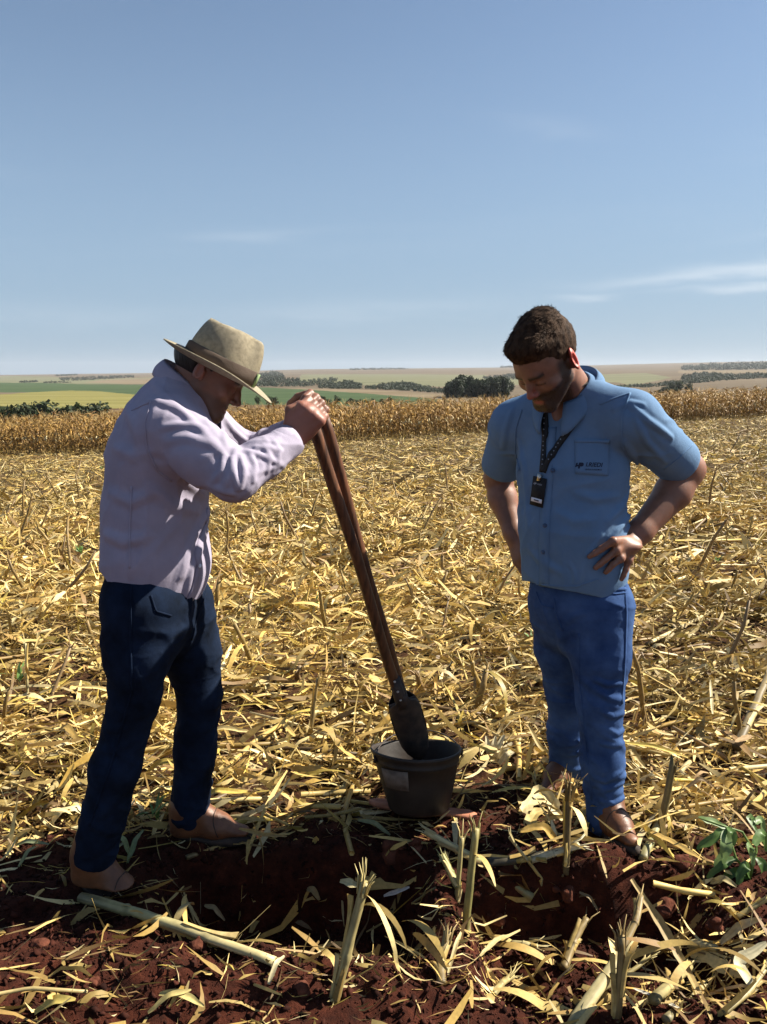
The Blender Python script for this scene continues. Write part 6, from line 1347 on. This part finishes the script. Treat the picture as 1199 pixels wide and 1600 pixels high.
for k, (x0, y0, x1, y1, c) in enumerate([(15, 1330, 78, 1333, (.30, .34, .18)), (30, 1360, 62, 1335, (.36, .36, .16)), (150, 1372, 196, 1330, (.30, .30, .13)), (200, 1355, 225, 1310, (.26, .30, .12)), (250, 1560, 320, 1590, (.74, .60, .22)), (232, 1590, 300, 1565, (.68, .54, .2)), (205, 1345, 187, 1318, (.33, .36, .14)), (55, 1590, 120, 1580, (.7, .55, .15)), (420, 1545, 445, 1510, (.7, .6, .35)), (480, 1395, 500, 1420, (.42, .3, .12)), (1110, 1385, 1150, 1400, (.5, .4, .18)), (700, 1530, 722, 1470, (.62, .5, .24)), (905, 1400, 935, 1440, (.34, .24, .11)), (610, 1310, 560, 1295, (.30, .30, .14)), (1125, 1480, 1188, 1450, (.6, .5, .3)), (640, 1500, 690, 1480, (.45, .34, .14)), (750, 1500, 800, 1475, (.6, .48, .22)), (320, 1420, 352, 1452, (.5, .4, .2))]):
    a, b = gp(x0, y0, .012), gp(x1, y1, .03); where = ['pale grey-green leaf at the left edge by the left man\'s rear boot', 'greenish leaf below the pale grey-green one at the left edge', 'green-brown leaf just right of the rear boot', 'upright greenish leaf between the left man\'s boots', 'yellow leaf strip lying at the bottom left', 'second yellow leaf crossing the yellow strip at the bottom left', 'greenish leaf touching the left man\'s rear boot', 'golden leaf in the bottom left corner', 'ragged leaf at the end of the long lying stalk', 'small brown leaf in the shaded hollow', 'curled tan leaf under the green weed', 'thin tan leaf below the split stub', 'dull brown leaf on the dark soil below the right man\'s boot', 'dull green leaf at the left of the board', 'narrow pale leaf at the right edge above the broad husk', 'brown leaf lying below the leaning stalk', 'tan leaf lying in front of the split stub', 'tan leaf lying above the long pale stalk'][k]
    leaf([a, (a + b) / 2 + (0, 0, .018), b], random.uniform(.005, .010), np.array(c) * .85, where, .35, 30 + k)
# a scatter of larger loose leaves near the men
g = np.random.default_rng(77); n = 0
while n < 110:
    y = 2.0 + 2.6 * g.random() ** 1.3; x = g.uniform(-.52, .52) * y
    if g.random() > litter_amount(np.array(x), np.array(y)) + .1: continue
    yw = g.uniform(0, 6.28); L = g.uniform(.10, .26); b_ = np.array([x, y, float(gz(x, y)) + g.uniform(.03, .085)]); d = np.array([math.cos(yw), math.sin(yw), 0]); h = g.normal() * .05
    o = leaf([b_, b_ + d * L * .5 + np.array([0, 0, g.uniform(.0, .05)]), b_ + d * L + np.array([0, 0, h])], g.uniform(.005, .013), tones(g, 1)[0] * 1.15, None, g.uniform(.1, .6), n + 200, tear=.3)
    tag(o, 'loose dry corn leaf lying on the straw around the two men', 'dry leaf', 'loose dry leaves on the straw'); n += 1

# short broken pieces on the dug soil at the lower right
g = np.random.default_rng(79)
for k, (x0, y0, x1, y1, up_) in enumerate([(930, 1560, 1010, 1530, .05), (1040, 1600, 1100, 1560, .03), (1010, 1500, 1060, 1485, .03), (1130, 1590, 1199, 1545, .06), (1075, 1480, 1120, 1500, .02), (880, 1520, 915, 1470, .06), (1150, 1440, 1199, 1420, .02), (800, 1480, 840, 1490, .01), (690, 1545, 700, 1490, .05), (770, 1560, 800, 1540, .02)]):
    nm_ = ['pale', 'split', 'thin', 'ragged', 'short', 'bent', 'bleached', 'small', 'upright', 'flat'][k]; ps = ['under the thick broken stalk', 'at the bottom edge right of the broken stalk', 'beside the long brown arching leaf', 'in the bottom right corner', 'right of the long brown arching leaf', 'left of the thick broken stalk', 'at the right edge below the weed', 'on dark soil right of the split stub', 'at the bottom right of the leaning torn stalk', 'at the bottom middle'][k]
    a, b = gp(x0, y0, .012), gp(x1, y1, .012) + np.array([0, 0, up_]); stalk([a, (a + b) / 2 + g.normal(size=3) * .006, b], g.uniform(.006, .0125), nm_ + ' piece of corn stalk lying ' + ps, [C0, C1, C2][k % 3], int(g.integers(3, 9)), int(g.integers(1, 4)), 40 + k, 1, ragged=.035)
# green weed at the right edge
m_green = leaf_mat('weed_leaf', .30, .45, 70)
wd_ = empty('weed', tuple(gp(1165, 1368))); tag(wd_, 'green weed with drooping toothed leaves at the right edge', 'weed')
def weed_leaf(pts, wid, tone, seed):
    o = leaf(pts, wid, tone, None, .25, seed, name='leaf', mtl=m_green, nb=7, tear=.35); w_ = o.location.copy(); o.parent = wd_; o.location = w_ - wd_.location; return o
root_ = gp(1172, 1372)
def stem(pts, r):
    V, F = tube(np.array(pts), r, 7); link('stem', make_mesh('stem', V, F, True, np.array([.16, .24, .06])), m_green, wd_)
tip1 = U(1092, 1278, 2.08); f1 = U(1135, 1292, 2.09); stem([root_, U(1178, 1330, 2.06), U(1160, 1300, 2.08), f1, tip1], [.0045, .004, .0036, .003, .0015]); stem([root_, U(1182, 1330, 2.10), U(1180, 1285, 2.12)], [.0045, .0035, .002])
stem([root_, U(1150, 1340, 2.05), f1], [.004, .0035, .002])
g1, g2, g3 = (.13, .23, .055), (.21, .31, .11), (.09, .17, .04)
for k, (q, wid, c) in enumerate([([f1, U(1122, 1305, 2.07), U(1090, 1328, 2.06)], .014, g1), ([f1, U(1136, 1325, 2.04), U(1118, 1358, 2.04)], .017, g2), ([f1, U(1146, 1300, 2.06), U(1148, 1322, 2.05)], .009, g1), ([f1, U(1112, 1284, 2.09), tip1], .010, g2), ([U(1180, 1290, 2.12), U(1172, 1275, 2.14), U(1182, 1300, 2.10)], .011, g1),
        ([U(1178, 1330, 2.06), U(1170, 1322, 2.04), U(1178, 1352, 2.03)], .013, g2), ([U(1178, 1320, 2.07), U(1192, 1300, 2.10), U(1199, 1330, 2.10)], .014, g1), ([root_, U(1150, 1362, 2.03), U(1128, 1372, 2.02)], .014, g3), ([root_, U(1165, 1350, 2.02), U(1150, 1382, 2.00)], .014, g3), ([U(1150, 1340, 2.05), U(1130, 1350, 2.03), U(1105, 1372, 2.03)], .012, g3),
        ([U(1180, 1286, 2.12), U(1190, 1280, 2.14), U(1196, 1310, 2.13)], .010, g2), ([U(1182, 1340, 2.08), U(1192, 1350, 2.06), U(1196, 1385, 2.04)], .013, g3)]): weed_leaf(q, wid, c, 60 + k)
# small green seedlings in the straw
def seedling_mesh(seed):
    g = np.random.default_rng(seed); n = 9; yw = g.uniform(0, 6.28, n); L = g.uniform(.05, .11, n)
    V, F = ribbons(np.stack([np.cos(yw) * L * .4, np.sin(yw) * L * .4, .03 + L * .3], -1), yw, g.uniform(.2, 1.1, n), L, g.uniform(.008, .018, n), g.uniform(-1.6, -.3, n), g.normal(size=n) * .3, g.normal(size=n), 5, .85)
    me = make_mesh('seedling', V, F, True, np.repeat(np.array([.13, .22, .06]) * g.uniform(.7, 1.3, (n, 1)), V.shape[0] // n, 0)); me.materials.append(m_green); return me
SEED = [seedling_mesh(s) for s in (5, 6)]
for k, (px, py, sz, lb) in enumerate([(128, 878, 1.5, 'green seedling clump left of the left man\'s waist'), (570, 832, .9, 'small green seedling beside the tool handle'), (492, 960, .9, 'small green seedling in the gap left of the handle'), (30, 1078, 1.0, 'pale green seedling at the left edge by the knee'), (242, 1295, .8, 'small green seedling between the left man\'s legs'), (1010, 925, .8, 'green seedling beside the right man\'s thigh'), (1120, 885, .8, 'green seedling in the straw right of the right man\'s elbow'), (690, 740, .9, 'green seedling in the middle straw between the men'), (785, 925, .8, 'green seedling left of the right man\'s hip'), (830, 1010, .7, 'tiny green seedling by the right man\'s knee'), (160, 735, 1.2, 'green seedling near the standing corn at the left')]):
    p = gp(px, py, .02); o = bpy.data.objects.new('seedling', SEED[k % 2]); col.objects.link(o); o.location = tuple(p); o.scale = (sz, sz, sz); o.rotation_euler = (0, 0, k * 1.3); tag(o, lb, 'seedling', 'small green seedlings in the straw')
# clods of red earth
m_clod = noise_mat('red_clod', (.055, .018, .011), (.135, .048, .029), 30, .95, bumpv=.6, bdist=.006, spec=.1)
def clod(px, py, r, label, seed):
    S = Shape(); c = np.zeros(3); g = np.random.default_rng(seed)
    for k in range(6): S.ell(g.normal(size=3) * r * .35, np.array([.7, .6, .5]) * r * g.uniform(.7, 1.1), None, r * .4)
    S.disp(lambda P: -.12 * r * vnoise(P / r * 2.2 + seed), [c], r * 3); V, F = polygonise(S, r / 7, [-2.2 * r] * 3, [2.2 * r] * 3, 4); p = gp(px, py); o = link('soil_clod', make_mesh('soil_clod', V, F), m_clod); o.location = (p[0], p[1], p[2] + r * .25); tag(o, label, 'clod', 'clods of red earth')
for k, (px, py, r, lb) in enumerate([(1068, 1350, .030, 'orange red clod left of the green weed'), (885, 1395, .024, 'red clod on the dug edge below the right man\'s boot'), (610, 1335, .030, 'red clod in the hollow before the bucket'), (655, 1325, .022, 'small red clod under the leaning greenish stalk'), (310, 1480, .022, 'red clod beside the long lying stalk'), (60, 1480, .026, 'red clod on the soil at the lower left'), (140, 1540, .020, 'small red clod at the bottom left'), (1040, 1430, .032, 'red clod on the slope at the lower right'), (470, 1550, .022, 'red clod left of the leaning torn stalk'), (1120, 1450, .022, 'small red clod near the right edge'), (780, 1440, .020, 'small red clod right of the split stub')]): clod(px, py, r, lb, 300 + k)
# ------------------------------------------------------------------ thin dusty air
hm = bpy.data.materials.new('thin_haze'); hm.use_nodes = True; ht = hm.node_tree; ht.nodes.clear()
ho = ht.nodes.new('ShaderNodeOutputMaterial'); hv = ht.nodes.new('ShaderNodeVolumePrincipled'); ht.links.new(hv.outputs[0], ho.inputs['Volume'])
hv.inputs['Color'].default_value = (.90, .94, 1, 1); hv.inputs['Density'].default_value = 5.2e-5; hv.inputs['Anisotropy'].default_value = .2
x0, x1, y0, y1, z0, z1 = -12000, 12000, -9100, 9300, -420, 140
V = np.array([[x, y, z] for z in (z0, z1) for y in (y0, y1) for x in (x0, x1)], float)
F = np.array([[0, 2, 3, 1], [4, 5, 7, 6], [0, 1, 5, 4], [2, 6, 7, 3], [0, 4, 6, 2], [1, 3, 7, 5]])
tag(link('haze', make_mesh('haze', V, F, False), hm), 'thin bluish haze over the far fields', kind='stuff')
